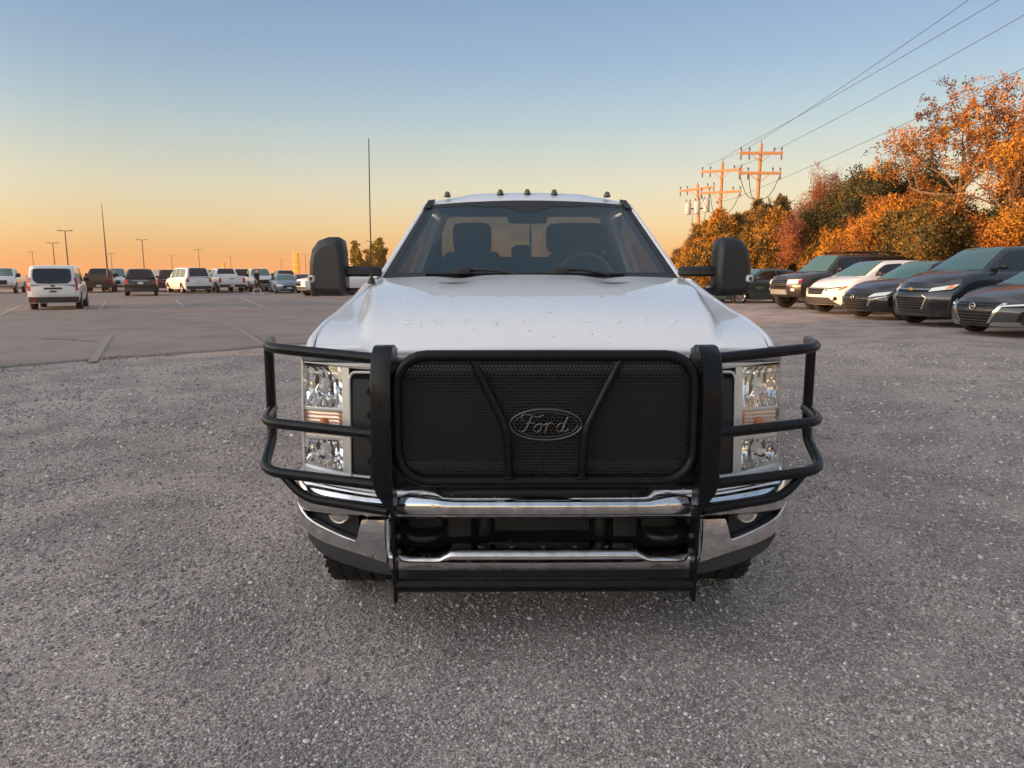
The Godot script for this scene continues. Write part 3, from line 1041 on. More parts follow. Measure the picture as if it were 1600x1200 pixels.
func trees() -> void:
	var jun := [Color(0.022, 0.022, 0.006), Color(0.075, 0.055, 0.008), Color(0.17, 0.095, 0.010), Color(0.30, 0.14, 0.010)]
	var gold := [Color(0.04, 0.030, 0.006), Color(0.15, 0.085, 0.008), Color(0.32, 0.15, 0.010), Color(0.44, 0.19, 0.010)]
	var green := [Color(0.012, 0.018, 0.006), Color(0.03, 0.036, 0.009), Color(0.06, 0.058, 0.012), Color(0.14, 0.09, 0.014)]
	var rust := [Color(0.07, 0.025, 0.006), Color(0.24, 0.085, 0.009), Color(0.40, 0.16, 0.010), Color(0.46, 0.21, 0.014)]
	var red := [Color(0.07, 0.025, 0.012), Color(0.22, 0.06, 0.022), Color(0.32, 0.11, 0.02)]
	var oak := {"crook": 0.17, "lift": 0.05, "kids": 3, "open": 0.75, "stems": 1, "first": 0.26, "thick": 0.03, "depth": 6, "bare": 0.80, "tuft": 0.13}
	var bush := {"crook": 0.15, "lift": 0.08, "kids": 3, "open": 0.6, "stems": 4, "first": 0.34, "thick": 0.012, "depth": 3}
	var thin := {"crook": 0.16, "lift": 0.08, "kids": 3, "open": 0.6, "stems": 3, "first": 0.3, "thick": 0.016, "depth": 5, "bare": 0.6, "tuft": 0.12}
	var tall_bush := {"crook": 0.12, "lift": 0.14, "kids": 3, "open": 0.32, "stems": 3, "first": 0.34, "thick": 0.012, "depth": 3}
	var slim := {"crook": 0.13, "lift": 0.1, "kids": 3, "open": 0.55, "stems": 3, "first": 0.3, "thick": 0.014, "depth": 4}
	juniper("small golden juniper at the far end of the tree line, beside the truck's roof pillar", Vector3(23.3, 0, -94), 5.2, 2.2, gold, 301, 2200)
	juniper("golden juniper under the leaning transformer pole", Vector3(22.6, 0, -84), 7.0, 2.6, gold, 302, 3400)
	juniper("broad orange-brown juniper in front of the middle utility pole", Vector3(21.8, 0, -71), 8.2, 3.0, gold, 303, 4600)
	juniper("tall dense juniper right of the nearest utility pole", Vector3(22.6, 0, -62.5), 8.4, 3.2, jun, 304, 5200)
	juniper("pointed juniper behind the dark off-road SUV", Vector3(20.6, 0, -55.0), 6.6, 2.6, gold, 305, 4400)
	broad_tree("bare_tree", "half bare tree with reddish leaves in the middle of the tree line", Vector3(22.0, 0, -50.5), 9.0, red, 3, thin, 306, 0.17)
	broad_tree("green_tree", "dark green leafy tree taller than its neighbours in the tree line", Vector3(23.6, 0, -48.5), 8.2, green, 8, slim, 307, 0.24)
	broad_tree("green_tree", "second dark green tree, left of the orange oak", Vector3(24.4, 0, -44.5), 7.8, green, 8, slim, 308, 0.24)
	broad_tree("orange_oak", "low orange oak with leafy boughs above the black sedan", Vector3(22.2, 0, -41.5), 6.4, rust, 4, thin, 309, 0.2)
	broad_tree("green_bush", "olive green bush behind the black hatchback's roof", Vector3(22.2, 0, -36.5), 5.4, [green[1], green[2], jun[2], gold[1]], 12, bush, 310, 0.24)
	broad_tree("big_oak", "biggest oak with a thick trunk and sparse orange leaves at the photo's right edge", Vector3(23.2, 0, -33.5), 11.2, rust, 2, oak, 311, 0.2)
	broad_tree("rust_bush", "rust red bush under the biggest oak", Vector3(25.6, 0, -33.0), 4.6, rust, 12, bush, 312, 0.22)
	broad_tree("orange_oak", "orange oak at the far right behind the grey sedan", Vector3(30.5, 0, -36.0), 7.2, rust, 6, slim, 313, 0.22)
	juniper("dark juniper filling the gap behind the white crossover", Vector3(24.5, 0, -53.5), 7.6, 2.8, jun, 314, 4200)
	juniper("low golden juniper behind the row of parked cars", Vector3(21.0, 0, -46.0), 4.6, 2.2, [jun[1], gold[1], gold[2], rust[2]], 315, 3200)
	juniper("olive juniper below the orange oak's boughs", Vector3(21.6, 0, -39.0), 4.4, 2.1, [green[1], jun[1], jun[2], gold[1]], 316, 3000)
	juniper("golden juniper standing behind the tree line's far end", Vector3(25.0, 0, -75.0), 8.6, 2.8, jun, 317, 3600)
	broad_tree("round_tree", "round yellow-green tree beyond the truck's left mirror", Vector3(-25.6, fall(-25.6, -138), -138), 7.6 - fall(-25.6, -138), [Color(0.14, 0.12, 0.015), Color(0.26, 0.2, 0.02), Color(0.34, 0.24, 0.03)], 14, tall_bush, 318, 0.42)
	for k in 7:
		var x := -190.0 + k * 9.5
		juniper(["rounded dark tree at the left end of the far skyline", "second dark tree from the left on the far skyline", "low dark tree on the skyline behind the white truck", "squat dark tree on the skyline left of the van", "dark tree on the skyline just behind the van", "dark skyline tree hidden behind the van's roof", "dark skyline tree between the van and the dark pickup"][k], Vector3(x, fall(x, -250), -250), 8.0 + 1.4 * sin(k * 2.1), 5.0, [green[0], green[1], jun[1]], 330 + k, 900)

# ---------------------------------------------------------------- the white pickup with the grille guard
# local axes: x to the viewer's right, y up, z towards the viewer; the origin lies on the ground under the guard
func bumper_z(x: float) -> float:
	return pw([[0.0, -0.10], [0.4, -0.103], [0.62, -0.112], [0.8, -0.135], [0.92, -0.175], [0.985, -0.25], [1.01, -0.42]], absf(x))

func lamp_z(x: float, y: float) -> float:
	return pw([[0.0, -0.25], [0.6, -0.255], [0.72, -0.26], [0.83, -0.272], [0.92, -0.295], [0.98, -0.335], [1.01, -0.44]], absf(x)) - 0.10 * (y - 0.7)

func strip_rows(fz: Callable, xs: Array, lo: Callable, hi: Callable, n: int, out := 0.0, bulge := 0.0) -> Array:
	var rows := []
	for x in xs:
		var r := PackedVector3Array()
		var a: float = lo.call(x)
		var b: float = hi.call(x)
		for k in n + 1:
			var t := float(k) / n
			var y := lerpf(a, b, t)
			r.append(Vector3(x, y, fz.call(x, y) + out + bulge * (1.0 - pow(2 * t - 1, 2))))
		rows.append(r)
	return rows

func span(a: float, b: float, n: int) -> Array:
	var o := []
	for i in n + 1:
		o.append(lerpf(a, b, float(i) / n))
	return o

const HOOD_EDGE_X := [[-1.66, 0.89], [-1.3, 0.912], [-1.0, 0.935], [-0.7, 0.948], [-0.45, 0.94], [-0.34, 0.925]]
const HOOD_EDGE_Y := [[-1.66, 1.478], [-1.3, 1.39], [-1.0, 1.33], [-0.7, 1.285], [-0.5, 1.25], [-0.34, 1.2]]
const HOOD_MID_Y := [[-1.66, 1.492], [-1.3, 1.455], [-1.0, 1.412], [-0.7, 1.358], [-0.5, 1.302], [-0.40, 1.25], [-0.34, 1.205]]

func hood_point(u: float, z0: float) -> Vector3:
	var hw := pw(HOOD_EDGE_X, z0)
	var x := u * hw
	var ye := pw(HOOD_EDGE_Y, z0)
	var mid := pw(HOOD_MID_Y, z0)
	var base := ye + 0.022 * (1 - u * u)
	var inner := pw([[-1.66, 0.86], [-1.3, 0.84], [-0.9, 0.785], [-0.55, 0.735], [-0.34, 0.69]], z0)
	var rise := (mid - ye - 0.022)
	var bump := 1.0 - smoothstep(inner, inner + 0.045, absf(x))
	var y := base + rise * bump
	# a shallow valley along each side of the centre, towards the windscreen
	y -= 0.016 * exp(-pow((absf(x) - 0.42) / 0.10, 2)) * smoothstep(-1.05, -1.5, z0)
	var sweep := 0.045 * pow(absf(u), 2.4) * smoothstep(-1.2, -0.34, z0)
	var back := -0.07 * pow(absf(u), 2.0) * smoothstep(-1.2, -1.66, z0)
	return Vector3(x, y, z0 - sweep + 0.0 + back)

func truck() -> void:
	var t := thing("pickup_truck", "large white pickup truck with black grille guard, facing the viewer on the gravel", "pickup truck", Vector3(0.143, 0, -2.5))
	# --- hood
	var b := B.new()
	var rows := []
	var zs := []
	for i in 34:
		zs.append(lerpf(-0.34, -1.66, pow(i / 33.0, 1.25)))
	var lip := PackedVector3Array()
	var lip2 := PackedVector3Array()
	for k in 121:
		var p := hood_point(k / 60.0 - 1.0, -0.34)
		lip.append(p + Vector3(0, -0.03, -0.012))
		lip2.append(p + Vector3(0, -0.012, 0.004))
	rows.append(lip)
	rows.append(lip2)
	for z in zs:
		var r := PackedVector3Array()
		for k in 121:
			r.append(hood_point(k / 60.0 - 1.0, z))
		rows.append(r)
	b.slab(rows, Vector3(0, -0.02, -0.01))
	var hood := part("hood", b, "white_paint", t)
	# raised letters along the hood's leading edge, in the same paint
	var word := "SUPER DUTY"
	var font := SystemFont.new()
	font.font_names = PackedStringArray(["Droid Sans"])
	font.font_weight = 700
	for i in word.length():
		if word[i] == " ":
			continue
		var tm := TextMesh.new()
		tm.text = word[i]
		tm.font = font
		tm.font_size = 64
		tm.pixel_size = 0.0011
		tm.depth = 0.008
		var x := (i - 4.5) * 0.125
		var hp := hood_point(x / 0.93, -0.47)
		var hq := hood_point(x / 0.93, -0.54)
		var o := part("hood_letter", tm, "white_paint", hood)
		var fw := (hp - hq).normalized()
		o.transform = Transform3D(Basis(Vector3(1.25, 0, 0), -fw, Vector3(1, 0, 0).cross(-fw)), hood_point(x / 0.94, -0.505) + Vector3(0, -0.0029, 0))
	# insect specks and stone chips
	for i in 30:
		var s := B.new()
		var p := hood_point(rng.randf_range(-0.85, 0.85), rng.randf_range(-0.95, -0.37))
		var rr := rng.randf_range(0.0013, 0.0032)
		s.hard_lathe([[0.0, 0.0012], [rr, 0.0008], [rr, -0.002]], Transform3D(Basis.from_euler(Vector3(0.2, rng.randf() * TAU, 0)).scaled(Vector3(1, 1, rng.randf_range(0.6, 2.2))), p), 6)
		part("speck", s, "steel_dark", hood)
	# washer nozzles near the back of the hood
	for s in [-1, 1]:
		b = B.new()
		b.box(hood_point(s * 0.42 / 0.88, -1.36) + Vector3(0, 0.002, 0), Vector3(0.16, 0.008, 0.012), Basis(Vector3.RIGHT, 0.15), 0.003)
		part("washer_slot", b, "steel_dark", hood)
	# --- fenders
	for s in [-1, 1]:
		b = B.new()
		rows = []
		for i in 23:
			var z: float = lerpf(-0.36, -1.72, i / 22.0)
			var h := hood_point(1.0, clampf(z, -1.66, -0.34))
			var zz := h.z if z > -1.66 else z
			var out := pw([[-1.72, 0.99], [-1.3, 1.0], [-0.8, 1.016], [-0.5, 1.005], [-0.36, 0.985]], z)
			var low := 0.62
			var dz := absf(zz + 1.02)
			if dz < 0.53:
				low = maxf(low, 0.43 + sqrt(0.53 * 0.53 - dz * dz))
			var r := PackedVector3Array()
			r.append(Vector3(s * (h.x + 0.005), h.y - 0.05, zz))
			r.append(Vector3(s * (h.x + 0.008), h.y - 0.003, zz))
			r.append(Vector3(s * lerpf(h.x + 0.008, out, 0.40), h.y - 0.005, zz))
			r.append(Vector3(s * lerpf(h.x + 0.008, out, 0.80), h.y - 0.028, zz))
			r.append(Vector3(s * out, h.y - 0.085, zz))
			var y1 := minf(h.y - 0.14, 1.16)
			for k in 6:
				var y := lerpf(y1, minf(low, y1 - 0.02), k / 5.0)
				r.append(Vector3(s * (out + 0.012 * sin(PI * k / 5.0)), y, zz))
			r.append(Vector3(s * (out - 0.06), r[r.size() - 1].y, zz))
			rows.append(r)
		b.grid(rows)
		part("fender", b, "white_paint", t)
		b = B.new()   # black strip standing in for the shade between hood and fender
		rows = []
		for i in 23:
			var gp := hood_point(1.0, lerpf(-0.36, -1.64, i / 22.0))
			rows.append(PackedVector3Array([Vector3(s * (gp.x - 0.006), gp.y - 0.009, gp.z), Vector3(s * (gp.x + 0.012), gp.y - 0.009, gp.z)]))
		b.slab(rows, Vector3(0, -0.02, 0))
		part("gap_shade_strip", b, "deep_black", t)
		# black wheel-arch liner and the inner bay walls
		b = B.new()
		b.box(Vector3(s * 0.62, 0.8, -0.92), Vector3(0.04, 0.75, 1.3))
		part("inner_panel", b, "deep_black", t)
	b = B.new()
	b.box(Vector3(0, 0.86, -0.50), Vector3(1.84, 0.56, 0.03))
	part("radiator", b, "deep_black", t)
	b = B.new()
	b.box(Vector3(0, 0.42, -0.62), Vector3(1.5, 0.22, 0.06))
	b.box(Vector3(0.42, 0.52, -2.6), Vector3(0.09, 0.18, 4.0))
	b.box(Vector3(-0.42, 0.52, -2.6), Vector3(0.09, 0.18, 4.0))
	b.box(Vector3(0, 0.6, -1.5), Vector3(1.7, 0.06, 1.2))
	part("chassis", b, "deep_black", t)
	b = B.new()
	b.tube(PackedVector3Array([Vector3(-0.8, 0.41, -0.92), Vector3(0.8, 0.41, -0.92)]), 0.05, 10)
	b.lathe([[0.0, 0.16], [0.12, 0.12], [0.15, 0.0], [0.12, -0.12], [0.0, -0.16]], Transform3D(Basis.IDENTITY, Vector3(0.25, 0.41, -0.92)), 14)
	b.tube(PackedVector3Array([Vector3(-0.8, 0.41, -4.95), Vector3(0.8, 0.41, -4.95)]), 0.06, 10)
	part("axle", b, "steel_dark", t)
	for w in [[-0.84, -0.92], [0.84, -0.92], [-0.84, -4.95], [0.84, -4.95]]:
		truck_wheel(t, Vector3(w[0], 0.415, w[1]))
	truck_lamps(t)
	truck_bumper(t)
	truck_guard(t)
	truck_cab(t)

func truck_wheel(t: Node3D, at: Vector3) -> void:
	var w := holder("wheel", t)
	w.position = at
	var s := signf(at.x)
	var b := B.new()
	var xf := Transform3D(Basis(Vector3(0, 0, 1), -PI / 2 * s), Vector3.ZERO)   # local y points outwards
	b.lathe([[0.25, -0.13], [0.34, -0.14], [0.385, -0.13], [0.404, -0.105], [0.406, 0.105], [0.385, 0.13], [0.34, 0.14], [0.25, 0.13]], xf, 40)
	for i in 42:   # tread blocks
		var a := TAU * i / 42
		for k in 4:
			var y := -0.102 + 0.068 * k
			var bs := Basis(Vector3.UP, -a - 0.06 * (k % 2))
			b.box(xf * (bs * Vector3(0.408, y, 0)), Vector3(0.014, 0.056, 0.042), xf.basis * bs * Basis(Vector3.RIGHT, 0.3 if k < 2 else -0.3))
	part("tyre", b, "rubber", w)
	b = B.new()
	b.lathe([[0.26, 0.12], [0.25, 0.10], [0.24, 0.03], [0.08, 0.05], [0.07, 0.09], [0.0, 0.095]], xf, 28)
	for i in 8:
		var a := TAU * i / 8
		b.box(xf * Vector3(cos(a) * 0.16, 0.07, sin(a) * 0.16), Vector3(0.17, 0.03, 0.045), xf.basis * Basis(Vector3.UP, -a))
	part("rim", b, "alloy", w)

func truck_lamps(t: Node3D) -> void:
	# black grille panel behind the guard, with its bars and side vents
	var fz := func(x, y): return lamp_z(x, y)
	var b := B.new()
	b.slab(strip_rows(fz, span(-0.80, 0.80, 24), func(_x): return 0.665, func(_x): return 1.15, 6, -0.012), Vector3(0, 0, -0.03))
	var grille := part("grille", b, "deep_black", t)
	for y in [0.70, 1.085]:
		b = B.new()
		b.slab(strip_rows(fz, span(-0.55, 0.55, 16), func(_x): return y, func(_x): return y + 0.055, 4, 0.0, 0.02), Vector3(0, 0, -0.02))
		part("grille_bar", b, "trim_black", grille)
	for s in [-1, 1]:
		b = B.new()   # the moulded side field with four honeycomb vents
		var xs := span(s * 0.605, s * 0.758, 8)
		b.slab(strip_rows(fz, xs, func(_x): return 0.69, func(_x): return 1.085, 8, 0.002, 0.008), Vector3(0, 0, -0.015))
		var side := part("grille_side", b, "trim_black", grille)
		for k in 4:
			b = B.new()
			var c := Vector2(s * 0.655, 0.76 + k * 0.092)
			var pts := PackedVector2Array()
			for q in 6:
				pts.append(c + Vector2(cos(TAU * q / 6) * 0.045, sin(TAU * q / 6) * 0.038))
			b.prism(pts, 0.01, Transform3D(Basis.IDENTITY, Vector3(0, 0, lamp_z(c.x, c.y) + 0.017)))
			part("vent", b, "deep_black", side)
	# tall C-shaped lamps
	for s in [-1, 1]:
		var h := holder("headlight", t)
		# housing: everything bright sits in front of this pale tray
		b = B.new()
		b.slab(strip_rows(fz, span(s * 0.80, s * 0.992, 10), func(_x): return 0.705, func(_x): return 1.165, 10, -0.07), Vector3(0, 0, -0.02))
		part("housing", b, "steel_dark", h)
		b = B.new()   # frame: outer column, top arm, bottom foot, inner column
		b.slab(strip_rows(fz, span(s * 0.972, s * 1.01, 4), func(_x): return 0.70, func(_x): return 1.165, 10, 0.0, 0.004), Vector3(0, 0, -0.075))
		b.slab(strip_rows(fz, span(s * 0.665, s * 0.965, 12), func(x): return 1.122 + 0.02 * smoothstep(0.66, 0.95, absf(x)), func(_x): return 1.148, 3, 0.004, 0.004), Vector3(0, 0, -0.075))
		b.slab(strip_rows(fz, span(s * 0.69, s * 0.965, 12), func(x): return 0.655 + 0.05 * smoothstep(0.69, 0.97, absf(x)), func(x): return 0.70 + 0.035 * smoothstep(0.69, 0.97, absf(x)), 3, 0.012, 0.006), Vector3(0, 0, -0.06))
		b.slab(strip_rows(fz, span(s * 0.772, s * 0.80, 3), func(_x): return 0.70, func(_x): return 1.13, 8, 0.004, 0.004), Vector3(0, 0, -0.075))
		b.slab(strip_rows(fz, span(s * 0.798, s * 0.975, 6), func(_x): return 0.952, func(_x): return 0.968, 2, -0.004, 0.003), Vector3(0, 0, -0.06))
		b.slab(strip_rows(fz, span(s * 0.798, s * 0.975, 6), func(_x): return 0.838, func(_x): return 0.856, 2, -0.004, 0.003), Vector3(0, 0, -0.06))
		part("bezel", b, "bezel", h)
		b = B.new()   # thin tan edge round the grille opening
		var edge := []
		for q in [[0.66, 1.112], [0.755, 1.112], [0.768, 1.09], [0.768, 0.70], [0.74, 0.682]]:
			edge.append(Vector3(s * q[0], q[1], lamp_z(q[0], q[1]) + 0.012))
		b.tube(curve(edge, 0.03), 0.006, 8)
		part("trim_edge", b, "bezel", h)
		# faceted bowls with bulbs
		for bowl in [[0.968, 1.128, 0], [0.858, 0.950, 1], [0.722, 0.840, 2]]:
			b = B.new()
			var rows := []
			for i in 19:
				var r := PackedVector3Array()
				for k in 13:
					var u := i / 18.0
					var v := k / 12.0
					var x := lerpf(0.802, 0.972, u)
					var y: float = lerpf(bowl[0], bowl[1], v)
					var deep := 0.065 * (1 - pow(2 * u - 1, 4)) * (1 - pow(2 * v - 1, 4)) + 0.006
					if bowl[2] == 1:
						deep = 0.03 * (1 - pow(2 * u - 1, 6)) + 0.008 * (k % 2)
					else:
						deep += 0.009 * sin(u * 38.0 + 0.8 * sin(v * 6.0)) + rng.randf_range(-0.0025, 0.0025)
					r.append(Vector3(s * x, y, lamp_z(x, y) - deep))
				rows.append(r)
			for i in 18:   # fluted strips, each flat across and smooth along its height
				b.grid([rows[i], rows[i + 1]])
			part("turn_signal" if bowl[2] == 1 else "reflector", b, "reflector" if bowl[2] != 1 else "amber_bowl", h)
			b = B.new()
			var cy: float = (bowl[0] + bowl[1]) / 2
			b.lathe([[0.0, 0.05], [0.012, 0.048], [0.018, 0.03], [0.018, 0.0], [0.03, -0.012], [0.03, -0.02]], Transform3D(Basis(Vector3.RIGHT, PI / 2), Vector3(s * 0.887, cy, lamp_z(0.887, cy) - 0.06)), 12)
			part("bulb", b, "amber" if bowl[2] == 1 else "lamp_white", h)
			if bowl[2] != 1:
				b = B.new()   # the bulb shield and its bracket
				b.box(Vector3(s * 0.887, cy - 0.012, lamp_z(0.887, cy) - 0.022), Vector3(0.055, 0.035, 0.012), Basis(Vector3.BACK, 0.5 * s), 0.004)
				part("bulb_shield", b, "reflector", h)
		b = B.new()
		b.slab(strip_rows(fz, span(s * 0.80, s * 0.976, 8), func(_x): return 0.712, func(_x): return 1.135, 10, 0.003, 0.003), Vector3(0, 0, -0.004))
		part("lens", b, "clear_glass", h)
		# dark glossy brow between lamp and hood
		b = B.new()
		b.slab(strip_rows(fz, span(s * 0.70, s * 0.975, 10), func(_x): return 1.152, func(x): return 1.176 + 0.012 * smoothstep(0.7, 0.95, absf(x)), 4, 0.008, 0.008), Vector3(0, 0, -0.09))
		part("lamp_brow", b, "brow", h)

func truck_bumper(t: Node3D) -> void:
	var bp := holder("bumper", t)
	var zf := func(x, _y): return bumper_z(x)
	# upper chrome bar, a rounded section swept across the front
	var prof := [[0.645, -0.16], [0.672, -0.12], [0.680, -0.075], [0.672, -0.035], [0.645, -0.008], [0.612, 0.0], [0.585, -0.006], [0.566, -0.025], [0.556, -0.07]]
	var b := B.new()
	var rows := []
	for i in 65:
		var x := lerpf(-0.995, 0.995, i / 64.0)
		# bunch the columns towards the swept ends
		x = signf(x) * (1.0 - pow(1.0 - absf(x) / 0.995, 1.5)) * 0.995
		var r := PackedVector3Array()
		for k in prof.size():
			var y: float = prof[k][0]
			if k < 4 and absf(x) < 0.44:
				y -= 0.022 * (1.0 - smoothstep(0.38, 0.44, absf(x)))
			r.append(Vector3(x, y + 0.03 * smoothstep(0.6, 1.0, absf(x)) * (1.0 if k < 6 else 0.0), bumper_z(x) + prof[k][1]))
		rows.append(r)
	b.grid(rows)
	part("chrome_bar", b, "chrome", bp)
	# black step pad with rows of grip dimples
	b = B.new()
	b.slab([PackedVector3Array([Vector3(-0.42, 0.672, -0.25), Vector3(-0.2, 0.674, -0.25), Vector3(0.2, 0.674, -0.25), Vector3(0.42, 0.672, -0.25)]), PackedVector3Array([Vector3(-0.40, 0.664, -0.165), Vector3(-0.2, 0.668, -0.158), Vector3(0.2, 0.668, -0.158), Vector3(0.40, 0.664, -0.165)])], Vector3(0, -0.02, 0))
	part("step_pad", b, "trim_black", bp)
	# side chrome round the fog-lamp pockets
	for s in [-1, 1]:
		var bottom := func(x): return pw([[0.6, 0.37], [0.72, 0.415], [0.89, 0.47], [0.95, 0.505], [0.985, 0.56]], absf(x))
		var rim := func(x): return pw([[0.6, 0.45], [0.72, 0.468], [0.86, 0.515], [0.93, 0.545], [0.985, 0.585]], absf(x))
		var zc := func(x, y): return bumper_z(x) - 0.006 - 1.9 * pow(y - 0.505, 2)
		var crest := func(x): return lerpf(0.560, rim.call(x), smoothstep(0.700, 0.735, absf(x)))
		var cols := span(s * 0.615, s * 0.70, 5) + span(s * 0.705, s * 0.735, 6) + span(s * 0.75, s * 0.985, 14)
		b = B.new()
		b.slab(strip_rows(zc, cols, bottom, crest, 8), Vector3(0, 0, -0.05))
		part("bumper_end", b, "chrome", bp)
		b = B.new()   # the bright rolled lip of the pocket
		var lip := []
		for x in span(0.722, 0.985, 10):
			lip.append(Vector3(s * x, rim.call(x), bumper_z(x) - 0.016))
		b.tube(PackedVector3Array(lip), 0.006, 8)
		part("pocket_lip", b, "chrome", bp)
		b = B.new()
		b.slab(strip_rows(zf, span(s * 0.70, s * 0.98, 12), func(x): return rim.call(x) - 0.02, func(_x): return 0.64, 5, -0.065), Vector3(0, 0, -0.03))
		b.slab(strip_rows(zf, [s * 0.7195, s * 0.7225], func(_x): return 0.468, func(_x): return 0.565, 3, -0.02), Vector3(0, 0, -0.06))
		part("fog_pocket", b, "trim_black", bp)
		var fx: float = s * 0.80
		var fxf := Transform3D(Basis(Vector3.UP, s * 0.25) * Basis(Vector3.RIGHT, PI / 2), Vector3(fx, 0.572, bumper_z(fx) - 0.055))
		b = B.new()
		b.lathe([[0.046, -0.02], [0.046, 0.016], [0.041, 0.022], [0.035, 0.012], [0.026, 0.002], [0.0, -0.005]], fxf, 24)
		b.lathe([[0.0, 0.03], [0.018, 0.027], [0.033, 0.019], [0.041, 0.012]], fxf, 24)
		part("fog_lamp", b, "fog_glass", bp)
		# dull valance below the chrome
		b = B.new()
		var bot2 := func(x): return pw([[0.55, 0.315], [0.62, 0.322], [0.89, 0.395], [0.95, 0.45]], absf(x))
		b.slab(strip_rows(zf, span(s * 0.60, s * 0.945, 10), bot2, func(x): return bottom.call(x) - 0.003, 4, -0.05, 0.004), Vector3(0, 0, -0.04))
		part("valance_end", b, "plastic_grey", bp)
		# end of the opening: chrome turned inwards
		b = B.new()
		b.slab([PackedVector3Array([Vector3(s * 0.613, 0.40, -0.13), Vector3(s * 0.613, 0.56, -0.13)]), PackedVector3Array([Vector3(s * 0.585, 0.41, -0.16), Vector3(s * 0.585, 0.555, -0.16)]), PackedVector3Array([Vector3(s * 0.575, 0.42, -0.22), Vector3(s * 0.575, 0.555, -0.22)])], Vector3(0.003, 0, -0.01))
		part("opening_side", b, "chrome", bp)
		# tow hooks
		b = B.new()
		var hk := PackedVector3Array()
		for k in 13:
			var a := PI * k / 12.0
			hk.append(Vector3(s * 0.475 + cos(a) * 0.055, 0.468, -0.215 + sin(a) * 0.05))
		hk.insert(0, Vector3(s * 0.475 + 0.055, 0.462, -0.3))
		hk.append(Vector3(s * 0.475 - 0.055, 0.462, -0.3))
		b.tube(hk, 0.013, 10)
		part("tow_hook", b, "trim_black", bp)
		b = B.new()
		b.box(Vector3(s * 0.475, 0.507, -0.30), Vector3(0.15, 0.075, 0.06), Basis.IDENTITY, 0.012)
		part("hook_mount", b, "mesh_black", bp)
		b = B.new()
		b.box(Vector3(s * 0.335, 0.495, -0.27), Vector3(0.10, 0.11, 0.05), Basis.IDENTITY, 0.01)
		part("inner_block", b, "mesh_black", bp)
		b = B.new()
		b.lathe([[0.0, 0.055], [0.024, 0.05], [0.028, 0.0], [0.022, -0.05], [0.0, -0.05]], Transform3D(Basis.IDENTITY, Vector3(s * 0.235, 0.495, -0.27)), 14)
		part("damper", b, "mesh_black", bp)
	# dark recess
	b = B.new()
	b.slab(strip_rows(func(_x, _y): return -0.42, span(-0.62, 0.62, 4), func(_x): return 0.27, func(_x): return 0.63, 2), Vector3(0, 0, -0.03))
	part("recess", b, "deep_black", bp)
	b = B.new()
	b.box(Vector3(0, 0.50, -0.30), Vector3(0.40, 0.10, 0.03), Basis.IDENTITY, 0.01)
	part("plate_mount", b, "mesh_black", bp)
	for x in [-0.25, -0.125, 0.0, 0.125, 0.25]:
		b = B.new()
		b.lathe([[0.0, 0.006], [0.008, 0.005], [0.01, 0.0]], Transform3D(Basis.IDENTITY, Vector3(x, 0.4345, -0.165)), 10)
		part("bolt", b, "steel_dark", bp)
	# lower chrome strip, notched over each tow hook
	b = B.new()
	rows = []
	for i in 61:
		var x := lerpf(-0.605, 0.605, i / 60.0)
		var ax := absf(x)
		var top := 0.432 - 0.026 * smoothstep(0.36, 0.42, ax) + 0.014 * smoothstep(0.52, 0.60, ax)
		var z := bumper_z(x) - 0.02
		rows.append(PackedVector3Array([Vector3(x, top - 0.002, z - 0.12), Vector3(x, top, z - 0.025), Vector3(x, top - 0.006, z - 0.006), Vector3(x, top - 0.02, z), Vector3(x, 0.382, z - 0.006), Vector3(x, 0.350, z - 0.016), Vector3(x, 0.345, z - 0.06)]))
	b.grid(rows)
	part("lower_strip", b, "chrome", bp)
	b = B.new()
	b.slab(strip_rows(zf, span(-0.60, 0.60, 10), func(_x): return 0.288, func(_x): return 0.348, 3, -0.055, 0.004), Vector3(0, 0, -0.06))
	part("air_dam", b, "trim_black", bp)

